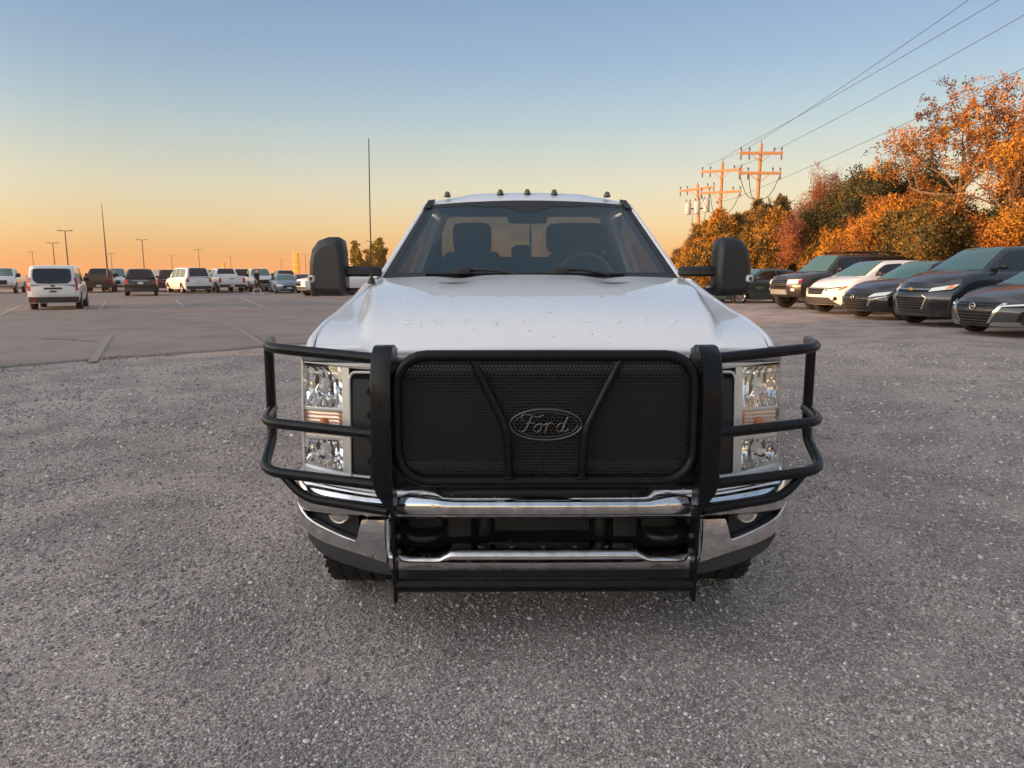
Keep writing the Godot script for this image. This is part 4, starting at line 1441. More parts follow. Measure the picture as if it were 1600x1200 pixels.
func truck_guard(t: Node3D) -> void:
	var gd := holder("grille_guard", t)
	var b: B
	for s in [-1, 1]:
		# side plate, cut to a bowed outline (z forwards, y up)
		b = B.new()
		var pts := PackedVector2Array()
		for p in [[-0.20, 1.215], [-0.13, 1.236], [-0.085, 1.232], [-0.045, 1.205], [-0.015, 1.15], [0.0, 1.08], [0.004, 0.95], [0.002, 0.80], [-0.004, 0.66], [-0.018, 0.45], [-0.026, 0.268], [-0.062, 0.268], [-0.085, 0.34], [-0.096, 0.50], [-0.10, 0.80], [-0.115, 1.05], [-0.14, 1.14]]:
			pts.append(Vector2(p[0], p[1]))
		# turn the outline's x into the truck's z
		b.prism(pts, 0.011, Transform3D(Basis(Vector3(0, 0, 1), Vector3(0, 1, 0), Vector3(-1, 0, 0)), Vector3(s * 0.565 - 0.0055, 0, 0)))
		# front flange folded outwards, tapering to its foot
		var rows := []
		for p in [[-0.16, 1.228, 1.0], [-0.128, 1.238, 1.0], [-0.085, 1.235, 1.0], [-0.043, 1.208, 1.0], [-0.012, 1.152, 1.0], [0.003, 1.08, 1.0], [0.0075, 0.95, 1.0], [0.006, 0.80, 1.0], [0.002, 0.74, 1.0], [0.0, 0.70, 0.86], [-0.002, 0.655, 0.45], [-0.004, 0.615, 0.12]]:
			rows.append(PackedVector3Array([Vector3(s * 0.5595, p[1], p[0]), Vector3(s * (0.5595 + 0.066 * p[2]), p[1], p[0]), Vector3(s * (0.5595 + 0.074 * p[2]), p[1] - 0.002, p[0] - 0.009)]))
		b.slab(rows, Vector3(0, -0.004, -0.008))
		part("upright", b, "guard_black", gd)
		# tubes of the wing
		var tb := 0.0205
		b = B.new()
		b.tube(curve([Vector3(s * 0.60, 1.192, -0.06), Vector3(s * 1.078, 1.214, -0.26), Vector3(s * 1.158, 1.214, -0.55)], 0.10), tb, 14)
		part("wing_bar", b, "guard_black", gd)
		b = B.new()
		b.tube(curve([Vector3(s * 0.60, 0.912, -0.055), Vector3(s * 1.098, 0.922, -0.24), Vector3(s * 1.153, 0.925, -0.52)], 0.09), tb, 14)
		part("wing_bar", b, "guard_black", gd)
		b = B.new()
		b.tube(curve([Vector3(s * 0.60, 0.722, -0.045), Vector3(s * 1.098, 0.735, -0.20), Vector3(s * 1.153, 0.80, -0.49), Vector3(s * 1.153, 0.93, -0.50), Vector3(s * 1.148, 1.205, -0.49)], 0.09), tb, 14)
		part("wing_hoop", b, "guard_black", gd)
		b = B.new()
		b.tube(curve([Vector3(s * 1.02, 0.73, -0.185), Vector3(s * 0.925, 0.645, -0.14), Vector3(s * 0.585, 0.625, -0.04)], 0.07), 0.018, 12)
		part("wing_brace", b, "guard_black", gd)
		b = B.new()   # diagonal strut over the mesh
		b.tube(curve([Vector3(s * 0.268, 1.19, -0.055), Vector3(s * 0.143, 0.932, -0.045), Vector3(s * 0.134, 0.745, -0.05)], 0.05), 0.0155, 12)
		part("strut", b, "guard_black", gd)
		b = B.new()
		b.box(Vector3(s * 0.134, 0.752, -0.05), Vector3(0.045, 0.012, 0.045), Basis.IDENTITY, 0.004)
		part("strut_foot", b, "guard_black", gd)
		for y in [0.46, 0.52, 0.63]:
			b = B.new()
			b.hard_lathe([[0.0, 0.016], [0.011, 0.014], [0.012, 0.0]], Transform3D(Basis(Vector3.BACK, PI / 2 * (1 if s > 0 else -1)), Vector3(s * 0.5585, y, -0.055)), 6)
			part("bolt", b, "steel_dark", gd)
	b = B.new()
	b.tube(round_loop(0.547, 0.737, 1.206, 0.115, -0.05), 0.0205, 14, true)
	part("frame_tube", b, "guard_black", gd)
	b = B.new()
	b.tube(PackedVector3Array([Vector3(-0.562, 0.331, -0.045), Vector3(0.562, 0.331, -0.045)]), 0.026, 16)
	part("lower_tube", b, "guard_black", gd)
	# perforated plate: honeycomb with real holes
	b = B.new()
	var pitch := 0.0135
	var rowh := pitch * 0.866
	var nx := int(1.065 / pitch)
	var ny := int(0.435 / rowh)
	for j in ny:
		for i in nx:
			var c := Vector3((i - nx / 2.0 + 0.5 * (j % 2)) * pitch, 0.972 + (j - ny / 2.0) * rowh, -0.072)
			if absf(c.x) > 0.515 and absf(c.y - 0.972) > 0.185:
				continue
			b.g += 1
			for k in 6:
				var a0 := TAU * (k + 0.5) / 6.0
				var a1 := TAU * (k + 1.5) / 6.0
				var d0 := Vector3(cos(a0), sin(a0), 0)
				var d1 := Vector3(cos(a1), sin(a1), 0)
				var ro := pitch / sqrt(3.0) * 1.001
				var ri := pitch * 0.36
				b.quad(c + d0 * ro, c + d1 * ro, c + d1 * ri, c + d0 * ri)
				b.quad(c + d0 * ri, c + d1 * ri, c + d1 * ri - Vector3(0, 0, 0.003), c + d0 * ri - Vector3(0, 0, 0.003))
	part("mesh_panel", b, "mesh_black", gd)
	# oval badge on the grille behind the mesh
	var bd := holder("badge", t)
	b = B.new()
	var ring := PackedVector3Array()
	var inner := PackedVector3Array()
	var face := PackedVector2Array()
	for k in 48:
		var a := TAU * k / 48
		ring.append(Vector3(cos(a) * 0.134, 0.947 + sin(a) * 0.058, -0.069))
		inner.append(Vector3(cos(a) * 0.119, 0.947 + sin(a) * 0.047, -0.069))
		face.append(Vector2(cos(a) * 0.134, 0.947 + sin(a) * 0.058))
	b.tube(ring, 0.0042, 10, true)
	part("badge_ring", b, "badge_metal", bd)
	b = B.new()
	b.tube(inner, 0.0014, 8, true)
	part("badge_line", b, "badge_metal", bd)
	b = B.new()
	b.prism(face, 0.15, Transform3D(Basis.IDENTITY, Vector3(0, 0, -0.093)))
	part("badge_face", b, "gloss_black", bd)
	# the script on the badge, each letter a bent bright line
	var strokes := {
		"letter_f": [[[-0.072, 0.012], [-0.082, 0.02], [-0.078, 0.032], [-0.06, 0.034], [-0.04, 0.027], [-0.022, 0.024], [-0.008, 0.032]], [[-0.046, 0.026], [-0.054, 0.008], [-0.066, -0.016], [-0.08, -0.026], [-0.09, -0.018]], [[-0.066, 0.004], [-0.05, 0.007], [-0.036, 0.004]]],
		"letter_o": [[[-0.018, 0.004], [-0.034, -0.002], [-0.04, -0.018], [-0.03, -0.026], [-0.016, -0.018], [-0.014, -0.002], [-0.02, 0.005], [-0.004, -0.002]]],
		"letter_r": [[[-0.004, -0.002], [0.007, 0.008], [0.004, -0.008], [-0.002, -0.026]], [[0.002, -0.010], [0.008, 0.001], [0.016, 0.007], [0.024, 0.006], [0.026, 0.0]]],
		"letter_d": [[[0.060, 0.004], [0.048, 0.006], [0.036, -0.010], [0.040, -0.025], [0.052, -0.022], [0.062, -0.004]], [[0.074, 0.026], [0.064, 0.006], [0.054, -0.016], [0.062, -0.025], [0.076, -0.014]]]}
	for l in strokes:
		b = B.new()
		for st in strokes[l]:
			var path := []
			for p in st:
				path.append(Vector3(p[0] * 1.12, 0.947 + p[1] * 1.15, -0.067))
			b.tube(curve(path, 0.012, 3), 0.0034, 6)
		part(l, b, "badge_metal", bd)

func shield(u: float, v: float) -> Vector3:   # windscreen: u -1..1 across, v 0..1 up
	var hw := lerpf(0.895, 0.69, v)
	var sag := 0.16 * u * u * lerpf(1.0, 0.6, v)
	return Vector3(u * hw, lerpf(1.475, 1.985, v) - 0.022 * u * u * v, lerpf(-1.70, -2.42, v) - sag)

func truck_cab(t: Node3D) -> void:
	var b := B.new()
	var rows := []
	# black surround of the glass
	var bands := [[-1.0, -0.95, 0.0, 1.0], [0.95, 1.0, 0.0, 1.0]]
	for e in bands:
		rows = []
		for i in 3:
			var r := PackedVector3Array()
			for k in 13:
				r.append(shield(lerpf(e[0], e[1], i / 2.0), k / 12.0) + Vector3(0, 0, 0.004))
			rows.append(r)
		b.slab(rows, Vector3(0, 0, -0.01))
	for e in [[0.0, 0.055], [0.945, 1.0]]:
		rows = []
		for i in 25:
			var r := PackedVector3Array()
			var u := lerpf(-0.95, 0.95, i / 24.0)
			var extra := 0.0
			if e[0] > 0.5 and absf(u) < 0.55:
				extra = -0.03 * (1.0 - smoothstep(0.42, 0.55, absf(u)))
			for k in 3:
				var v := lerpf(e[0] + extra, e[1], k / 2.0)
				r.append(shield(u, v) + Vector3(0, 0, 0.004))
			rows.append(r)
		b.slab(rows, Vector3(0, 0, -0.01))
	# sensor patch behind the mirror
	rows = []
	for i in 9:
		var r := PackedVector3Array()
		for k in 4:
			r.append(shield(lerpf(-0.2, 0.2, i / 8.0), lerpf(0.86 - 0.03 * cos(PI * (i / 4.0 - 1.0)), 0.95, k / 3.0)) + Vector3(0, 0, 0.003))
		rows.append(r)
	b.slab(rows, Vector3(0, 0, -0.008))
	part("windshield_surround", b, "trim_black", t)
	b = B.new()
	rows = []
	for i in 21:
		var r := PackedVector3Array()
		for k in 11:
			r.append(shield(lerpf(-0.97, 0.97, i / 20.0), lerpf(0.02, 0.98, k / 10.0)))
		rows.append(r)
	b.grid(rows)
	part("windshield", b, "shield_glass", t)
	# white pillars, wrapping from the glass edge to the side
	for s in [-1, 1]:
		b = B.new()
		rows = []
		for k in 15:
			var v := k / 14.0 * 1.02
			var p := shield(s * 1.0, v)
			var w := lerpf(0.052, 0.042, v)
			rows.append(PackedVector3Array([p + Vector3(s * 0.002, -0.004, -0.03), p + Vector3(s * 0.003, 0.0, 0.006), p + Vector3(s * 0.018, 0.003, 0.006), p + Vector3(s * w * 0.8, 0.0, -0.03), p + Vector3(s * w, -0.01, -0.08), p + Vector3(s * w * 0.8, -0.02, -0.13), p + Vector3(s * 0.0, -0.02, -0.14)]))
		b.grid(rows)
		part("pillar", b, "white_paint", t)
		# black gutter cap where pillar meets roof
		b = B.new()
		var cap := []
		for k in 9:
			var v := lerpf(0.93, 1.06, k / 8.0)
			var p := shield(s * 0.985, v)
			cap.append(PackedVector3Array([p + Vector3(-s * 0.03, 0.012, 0.012), p + Vector3(s * 0.016, 0.006, 0.014)]))
		b.slab(cap, Vector3(0, -0.02, -0.01))
		part("roof_ditch_cap", b, "gloss_black", t)
	# roof
	b = B.new()
	rows = []
	for i in 18:
		var d := pow(i / 17.0, 1.4)
		var r := PackedVector3Array()
		for k in 33:
			var u := k / 16.0 - 1.0
			var p := shield(u, 1.0)
			var z := p.z - 1.28 * d
			var up := 0.075 * pow(1.0 - pow(1.0 - minf(d * 3.2, 1.0), 2.0), 0.9) - 0.035 * smoothstep(0.6, 1.0, d)
			var rib := 0.010 * (1.0 - smoothstep(0.60, 0.66, absf(u))) * smoothstep(0.0, 0.2, d)
			r.append(Vector3(p.x * lerpf(1.0, 1.02, minf(1.0, d * 2.0)), p.y + up * (1.0 - 0.5 * pow(absf(u), 6.0)) + rib + 0.003, z))
		rows.append(r)
	b.slab(rows, Vector3(0, -0.03, 0))
	part("roof", b, "white_paint", t)
	b = B.new()   # pale headliner
	b.slab([PackedVector3Array([Vector3(-0.66, 1.955, -2.5), Vector3(0, 1.975, -2.45), Vector3(0.66, 1.955, -2.5)]), PackedVector3Array([Vector3(-0.66, 1.975, -3.6), Vector3(0, 1.985, -3.6), Vector3(0.66, 1.975, -3.6)])], Vector3(0, 0.012, 0))
	part("headliner", b, "interior_light", t)
	# five clearance lamps on the roof's front
	for x in [-0.555, -0.187, 0.0, 0.187, 0.555]:
		b = B.new()
		var y: float = 2.046 - 0.016 * pow(absf(x) / 0.55, 2)
		rows = []
		for lv in [[0.0, 0.024], [0.008, 0.024], [0.030, 0.015], [0.034, 0.010]]:
			var ring := PackedVector3Array()
			for k in 16:
				var a := TAU * k / 16
				ring.append(Vector3(x + cos(a) * lv[1], y + lv[0] - 0.004, -2.58 + sin(a) * lv[1] * 2.2))
			rows.append(ring)
		b.grid(rows, true)
		b.fan(rows[3])
		part("clearance_lamp", b, "smoke", t)
	# door skins, belt and sills, rear panel
	for s in [-1, 1]:
		b = B.new()
		rows = []
		for i in 15:
			var z := lerpf(-1.73, -3.78, i / 14.0)
			var r := PackedVector3Array()
			for q in [[0.50, 0.95], [0.62, 0.99], [0.9, 1.012], [1.15, 1.005], [1.32, 0.985], [1.42, 0.955], [1.45, 0.93], [1.45, 0.87]]:
				r.append(Vector3(s * (q[1] - (0.04 if z > -1.8 and q[0] > 1.3 else 0.0)), q[0], z))
			rows.append(r)
		b.slab(rows, Vector3(-s * 0.02, -0.005, 0))
		var door := part("door", b, "white_paint", t)
		b = B.new()   # side window, leaning in towards the roof
		b.slab([PackedVector3Array([Vector3(s * 0.90, 1.452, -1.98), Vector3(s * 0.90, 1.452, -2.7), Vector3(s * 0.90, 1.452, -3.25)]), PackedVector3Array([Vector3(s * 0.705, 1.925, -2.6), Vector3(s * 0.71, 1.93, -2.8), Vector3(s * 0.71, 1.93, -3.25)])], Vector3(-s * 0.004, 0, 0))
		part("side_window", b, "side_tint", t)
		b = B.new()   # rear corner and roof rail
		b.slab([PackedVector3Array([Vector3(s * 0.905, 1.44, -3.25), Vector3(s * 0.905, 1.44, -3.78)]), PackedVector3Array([Vector3(s * 0.715, 1.95, -3.25), Vector3(s * 0.715, 1.95, -3.72)]), PackedVector3Array([Vector3(s * 0.66, 2.01, -3.25), Vector3(s * 0.66, 2.01, -3.70)])], Vector3(-s * 0.06, 0, 0))
		b.tube(PackedVector3Array([Vector3(s * 0.675, 1.96, -2.6), Vector3(s * 0.685, 1.97, -3.0), Vector3(s * 0.685, 1.97, -3.4)]), 0.03, 8)
		part("cab_corner", b, "white_paint", t)
		b = B.new()   # dark inner trim of door and pillar
		b.slab([PackedVector3Array([Vector3(s * 0.86, 1.0, -1.75), Vector3(s * 0.86, 1.0, -3.7)]), PackedVector3Array([Vector3(s * 0.86, 1.455, -1.75), Vector3(s * 0.86, 1.455, -3.7)])], Vector3(-s * 0.02, 0, 0))
		rows = []
		for k in 9:
			var p := shield(s * 0.985, k / 8.0)
			rows.append(PackedVector3Array([p + Vector3(-s * 0.004, -0.01, -0.03), p + Vector3(-s * 0.004, -0.015, -0.13)]))
		b.slab(rows, Vector3(-s * 0.03, 0, 0))
		part("inner_trim", b, "interior", t)
		b = B.new()
		b.box(Vector3(s * 0.99, 0.47, -2.8), Vector3(0.16, 0.05, 1.8), Basis.IDENTITY, 0.015)
		part("side_step", b, "trim_black", t)
		# bed sides
		b = B.new()
		rows = []
		for i in 21:
			var z := lerpf(-3.82, -5.75, i / 20.0)
			var low := 0.6
			var dz := absf(z + 4.95)
			if dz < 0.5:
				low = 0.43 + sqrt(0.25 - dz * dz)
			rows.append(PackedVector3Array([Vector3(s * 0.97, low, z), Vector3(s * 1.01, maxf(low + 0.05, 0.98), z), Vector3(s * 1.0, 1.32, z), Vector3(s * 0.97, 1.40, z), Vector3(s * 0.90, 1.40, z)]))
		b.slab(rows, Vector3(-s * 0.03, -0.01, 0))
		part("bed_side", b, "white_paint", t)
	b = B.new()
	b.box(Vector3(0, 1.02, -5.78), Vector3(1.9, 0.72, 0.05))
	part("tailgate", b, "white_paint", t)
	b = B.new()
	b.box(Vector3(0, 0.82, -4.8), Vector3(1.8, 0.05, 1.9))
	part("bed_floor", b, "plastic_grey", t)
	# cab back with its window
	b = B.new()
	b.box(Vector3(0, 1.28, -3.76), Vector3(1.80, 0.72, 0.04))
	b.box(Vector3(0, 2.005, -3.74), Vector3(1.45, 0.05, 0.05))
	for s in [-1, 1]:
		b.box(Vector3(s * 0.775, 1.80, -3.75), Vector3(0.14, 0.36, 0.04))
	part("cab_back", b, "interior", t)
	b = B.new()
	b.slab([PackedVector3Array([Vector3(-0.71, 1.635, -3.755), Vector3(0.71, 1.635, -3.755)]), PackedVector3Array([Vector3(-0.71, 1.985, -3.755), Vector3(0.71, 1.985, -3.755)])], Vector3(0, 0, -0.004))
	part("rear_window", b, "tint_rear", t)
	# dashboard, wheel, seats
	b = B.new()
	rows = []
	for i in 15:
		var x := lerpf(-0.84, 0.84, i / 14.0)
		var hump := 0.03 * exp(-pow((x - 0.40) / 0.2, 2))
		rows.append(PackedVector3Array([Vector3(x, 1.45, -1.78 - 0.12 * x * x), Vector3(x, 1.478 + hump * 0.4, -2.0), Vector3(x, 1.482 + hump, -2.2), Vector3(x, 1.46 + hump, -2.32), Vector3(x, 1.38, -2.37), Vector3(x, 1.05, -2.34)]))
	b.grid(rows)
	part("dashboard", b, "interior", t)
	b = B.new()
	var rim := PackedVector3Array()
	for k in 32:
		var a := TAU * k / 32
		rim.append(Vector3(0.42 + cos(a) * 0.19, 1.47 + sin(a) * 0.165, -2.60 - sin(a) * 0.085))
	b.tube(rim, 0.015, 8, true)
	b.box(Vector3(0.42, 1.47, -2.59), Vector3(0.13, 0.11, 0.05), Basis(Vector3.RIGHT, -0.45), 0.02)
	b.box(Vector3(0.42, 1.47, -2.595), Vector3(0.36, 0.03, 0.025), Basis(Vector3.RIGHT, -0.45))
	part("steering_wheel", b, "interior_mid", t)
	for seat in [[-0.42, 0.60, 1.0], [0.42, 0.60, 1.0]]:
		var so := holder("seat", t)
		b = B.new()
		rows = []
		for lv in [[0.95, 0.25], [1.2, 0.27], [1.45, 0.27], [1.60, 0.25], [1.67, 0.2]]:
			var r := PackedVector3Array()
			for k in 16:
				var a := TAU * k / 16
				var cx := pow(absf(cos(a)), 0.5) * signf(cos(a))
				var cz := pow(absf(sin(a)), 0.5) * signf(sin(a))
				r.append(Vector3(seat[0] + cx * lv[1], lv[0], -3.12 - (lv[0] - 0.95) * 0.25 + cz * 0.09))
			rows.append(r)
		b.grid(rows, true)
		b.fan(rows[4])
		part("backrest", b, "interior", so)
		b = B.new()
		b.box(Vector3(seat[0], 0.92, -2.85), Vector3(0.52, 0.16, 0.55), Basis.IDENTITY, 0.05)
		part("cushion", b, "interior", so)
		b = B.new()
		rows = []
		var wide := 0.155 if seat[0] < 0 else 0.25
		for lv in [[1.665, 0.8], [1.68, 0.95], [1.76, 1.0], [1.86, 0.98], [1.885, 0.88], [1.895, 0.6]]:
			var r := PackedVector3Array()
			for k in 20:
				var a := TAU * k / 20
				var cx := pow(absf(cos(a)), 0.4) * signf(cos(a))
				var cz := pow(absf(sin(a)), 0.5) * signf(sin(a))
				r.append(Vector3(seat[0] + cx * wide * lv[1], lv[0], -3.30 + cz * 0.055))
			rows.append(r)
		b.grid(rows, true)
		b.fan(rows[5])
		part("headrest", b, "interior", so)
	# centre rear headrests
	for hx in [[-0.02, 1.585, 0.085, 0.15], [0.28, 1.56, 0.10, 0.09]]:
		b = B.new()
		b.box(Vector3(hx[0], hx[1] + hx[3] / 2, -3.55), Vector3(hx[2] * 2, hx[3], 0.1), Basis.IDENTITY, 0.035)
		part("rear_headrest", b, "interior", t)
	b = B.new()
	b.box(Vector3(0, 1.30, -3.58), Vector3(1.5, 0.62, 0.14), Basis.IDENTITY, 0.05)
	part("rear_bench", b, "interior", t)
	# rear-view mirror with a hanging charm
	var mi := holder("inside_mirror", t)
	b = B.new()
	b.box(Vector3(0.0, 1.875, -2.50), Vector3(0.27, 0.075, 0.035), Basis.IDENTITY, 0.015)
	part("mirror_shell", b, "interior", mi)
	b = B.new()
	b.tube(PackedVector3Array([Vector3(0, 1.955, -2.45), Vector3(0, 1.90, -2.48)]), 0.016, 8)
	part("stem", b, "interior", mi)
	b = B.new()
	b.tube(PackedVector3Array([Vector3(0.02, 1.84, -2.50), Vector3(0.02, 1.72, -2.50), Vector3(0.02, 1.60, -2.50)]), PackedFloat32Array([0.003, 0.009, 0.002]), 8)
	part("hanging_charm", b, "interior", mi)
	# cowl and wipers
	b = B.new()
	rows = []
	for i in 25:
		var u := lerpf(-0.99, 0.99, i / 24.0)
		var p := shield(u, 0.0)
		rows.append(PackedVector3Array([p + Vector3(0, 0.03, -0.045), p + Vector3(0, 0.0, 0.012), p + Vector3(0, -0.018, 0.06), p + Vector3(0, -0.06, 0.08)]))
	b.grid(rows)
	var cowl := part("cowl", b, "trim_black", t)
	for i in 16:
		b = B.new()
		b.box(Vector3(-0.12 + i * 0.036, 1.468, -1.655), Vector3(0.022, 0.008, 0.03), Basis(Vector3.RIGHT, 0.3))
		part("louvre", b, "plastic_grey", cowl)
	for w in [[-0.40, -0.07], [0.16, 0.45]]:
		var wo := holder("wiper", t)
		b = B.new()
		var p0 := shield(w[0] / 0.88, 0.03) + Vector3(0, 0.02, 0.04)
		b.box(p0, Vector3(0.10, 0.045, 0.05), Basis.IDENTITY, 0.012)
		part("pivot", b, "trim_black", wo)
		b = B.new()
		var path := PackedVector3Array()
		for k in 9:
			var q := k / 8.0
			path.append(shield(lerpf(w[0], w[1], q) / 0.88, lerpf(0.07, 0.01, q) + 0.03 * sin(PI * q)) + Vector3(0, 0.008, 0.035 + 0.02 * sin(PI * q)))
		b.tube(path, PackedFloat32Array([0.013, 0.012, 0.010, 0.009, 0.008, 0.008, 0.008, 0.007, 0.006]), 8)
		part("arm", b, "trim_black", wo)
		b = B.new()
		path = PackedVector3Array()
		for k in 9:
			var q := k / 8.0
			path.append(shield(lerpf(w[0] - 0.22, w[1] + 0.10, q) / 0.88, lerpf(0.035, 0.03, q)) + Vector3(0, 0.004, 0.012))
		b.tube(path, 0.009, 6)
		part("blade", b, "rubber", wo)
	# whip aerial on the left fender's rear corner
	var an := holder("aerial", t)
	b = B.new()
	b.lathe([[0.022, 0.0], [0.018, 0.02], [0.008, 0.04], [0.006, 0.06], [0.0, 0.065]], Transform3D(Basis.IDENTITY, Vector3(-0.90, 1.44, -1.52)), 12)
	part("base", b, "trim_black", an)
	b = B.new()
	b.tube(PackedVector3Array([Vector3(-0.90, 1.48, -1.52), Vector3(-0.898, 1.88, -1.525), Vector3(-0.894, 2.225, -1.53)]), PackedFloat32Array([0.0035, 0.0032, 0.0026]), 8)
	part("whip", b, "trim_black", an)
	# towing mirrors
	for s in [-1, 1]:
		var mo := holder("side_mirror", t)
		b = B.new()
		rows = []
		# front outline in x,y: rounded outer top corner, squarer foot
		var ol := [[1.065, 1.385], [1.065, 1.50], [1.068, 1.62], [1.078, 1.683], [1.105, 1.70], [1.16, 1.70], [1.21, 1.683], [1.25, 1.635], [1.268, 1.56], [1.272, 1.45], [1.262, 1.395], [1.235, 1.378], [1.16, 1.375], [1.09, 1.375]]
		var c := Vector2(1.165, 1.52)
		mo.position = Vector3(s * 0.046, 0.0, 0.0)
		for lv in [[0.76, 0.055], [0.95, 0.045], [1.05, 0.02], [1.08, -0.02], [1.07, -0.08], [1.04, -0.105]]:
			var r := PackedVector3Array()
			for q in ol:
				var v: Vector2 = (Vector2(q[0], q[1]) - c) * lv[0] + c
				r.append(Vector3(s * v.x, v.y, -1.80 + lv[1] - 0.10 * (v.x - 1.06)))
			rows.append(r)
		b.grid(rows, true)
		b.fan(rows[0])
		b.fan(rows[5])
		part("housing", b, "mirror_black", mo)
		b = B.new()
		rows = []
		for lv in [[0.99, -0.108], [0.99, -0.112]]:
			var r := PackedVector3Array()
			for q in ol:
				var v: Vector2 = (Vector2(q[0], q[1]) - c) * lv[0] + c
				r.append(Vector3(s * v.x, v.y, -1.80 + lv[1] - 0.10 * (v.x - 1.06)))
			rows.append(r)
		b.grid(rows, true)
		b.fan(rows[1])
		part("mirror_glass", b, "reflector", mo)
		b = B.new()
		b.box(Vector3(s * 0.965, 1.512, -1.85), Vector3(0.22, 0.062, 0.07), Basis(Vector3.UP, -s * 0.1), 0.014)
		part("mirror_arm", b, "mirror_black", mo)
		b = B.new()
		b.box(Vector3(s * 1.0, 1.392, -1.85), Vector3(0.18, 0.04, 0.05), Basis(Vector3.UP, -s * 0.1), 0.012)
		part("mirror_arm", b, "mirror_black", mo)
		b = B.new()
		b.box(Vector3(s * 1.255, 1.468, -1.765), Vector3(0.040, 0.044, 0.035), Basis(Vector3.UP, s * 0.5), 0.009)
		part("marker_lamp", b, "bezel", mo)
		b = B.new()
		b.box(Vector3(s * 1.256, 1.468, -1.749), Vector3(0.022, 0.024, 0.012), Basis(Vector3.UP, s * 0.5), 0.004)
		part("marker_lens", b, "steel_dark", mo)

# ---------------------------------------------------------------- parked vehicles
# local axes: x across, y up, z forwards; the origin lies on the ground in the middle
var C := {}   # the dimensions of the vehicle being built

func c_w(d: float) -> float:
	var L: float = C.len
	return C.w * pw([[0.0, 0.93], [0.12 * L, 0.985], [0.45 * L, 1.0], [0.85 * L, 0.99], [L, C.get("rear_w", 0.93)]], d)

func c_q(v: float) -> float:
	return pw([[0.0, 0.90], [0.12, 0.96], [0.45, 1.0], [0.75, 0.99], [0.93, 0.955], [1.0, 0.90]], v)

func c_top(d: float) -> float:
	return pw([[0.0, C.hood0], [C.tb * 0.35, lerpf(C.hood0, C.hood1, 0.52)], [C.tb, C.hood1], [C.te1, C.belt], [C.len, C.deck]], d)

func c_nose(u: float, v: float) -> float:
	return C.nose_c * pow(absf(u), 2.6) + C.nose_t * pow(smoothstep(0.5, 1.0, v), 1.6) + C.nose_b * pow(1.0 - v, 2.5)

func c_tail(u: float, v: float) -> float:
	return C.tail_c * pow(absf(u), 3.0) + C.tail_t * pow(smoothstep(0.35, 1.0, v), 1.4) + 0.05 * pow(1.0 - v, 2.0)

func c_z(d: float, u: float, v: float) -> float:
	var L: float = C.len
	return L / 2 - d - c_nose(u, v) * pow(maxf(0, 1 - d / (0.32 * L)), 2) + c_tail(u, v) * pow(maxf(0, 1 - (L - d) / (0.22 * L)), 2)

func c_low(d: float) -> float:
	var y: float = C.sill
	for a in [C.fa, C.len - C.ra]:
		var r: float = C.wheel + 0.07
		var dz: float = absf(d - a)
		if dz < r:
			y = maxf(y, C.wheel + sqrt(r * r - dz * dz))
	return y

func c_side(s: float, d: float, y: float) -> Vector3:
	var top := c_top(d)
	if y <= top:
		var v: float = (y - C.sill) / (top - C.sill)
		return Vector3(s * c_w(d) * c_q(v), y, c_z(d, 1.0, v))
	var t: float = (y - top) / (C.roof - 0.05 - top)
	return Vector3(s * lerpf(c_w(d) * 0.90, C.roof_w, t), y, C.len / 2 - d - c_bow(1.0, t) )

func c_bow(u: float, t: float) -> float:
	return 0.0 * u * t

func c_roof(d: float) -> float:
	return pw([[C.tb, C.hood1], [lerpf(C.tb, C.tr, 0.5), lerpf(C.hood1, C.roof, 0.53)], [C.tr, C.roof - 0.035], [lerpf(C.tr, C.te0, 0.4), C.roof], [C.te0, C.roof - C.get("drop", 0.04)], [C.te1, C.belt + C.get("tail_rise", 0.02)]], d)

func c_front(x: float, y: float) -> Vector3:
	var top: float = c_top(0.0) + C.crown
	var v: float = clampf((y - C.sill) / (top - C.sill), 0, 1)
	var u: float = clampf(x / (c_w(0.0) * c_q(v)), -1, 1)
	return Vector3(x, y, C.len / 2 - c_nose(u, v))

func c_rear(x: float, y: float) -> Vector3:
	var L: float = C.len
	var top: float = c_top(L)
	if y > top and C.get("box", false):
		var t: float = (y - top) / (C.roof - 0.05 - top)
		return Vector3(x, y, -L / 2 + C.tail_t + (L - C.te1) * 0.0 + lerpf(0.0, L - C.te0 - 0.0, t) * 0.9)
	var v: float = clampf((y - C.sill) / (top - C.sill), 0, 1)
	var u: float = clampf(x / (c_w(L) * c_q(v)), -1, 1)
	return Vector3(x, y, -L / 2 + c_tail(u, v))

func c_patch(f: Callable, q: Array, mirror: float, out: float, thick: float, n := 5) -> B:   # q: bottom-left, bottom-right, top-right, top-left
	var b := B.new()
	var rows := []
	for i in n + 1:
		var r := PackedVector3Array()
		for k in n + 1:
			var s := float(i) / n
			var t := float(k) / n
			var x := lerpf(lerpf(q[0][0], q[1][0], s), lerpf(q[3][0], q[2][0], s), t)
			var y := lerpf(lerpf(q[0][1], q[1][1], s), lerpf(q[3][1], q[2][1], s), t)
			r.append(f.call(x * mirror, y))
		rows.append(r)
	var dir := Vector3(0, 0, 1 if (rows[0][0] as Vector3).z > 0 else -1)
	for r in rows.size():
		var row: PackedVector3Array = rows[r]
		for k in row.size():
			row[k] += dir * out
		rows[r] = row
	b.slab(rows, -dir * thick)
	return b

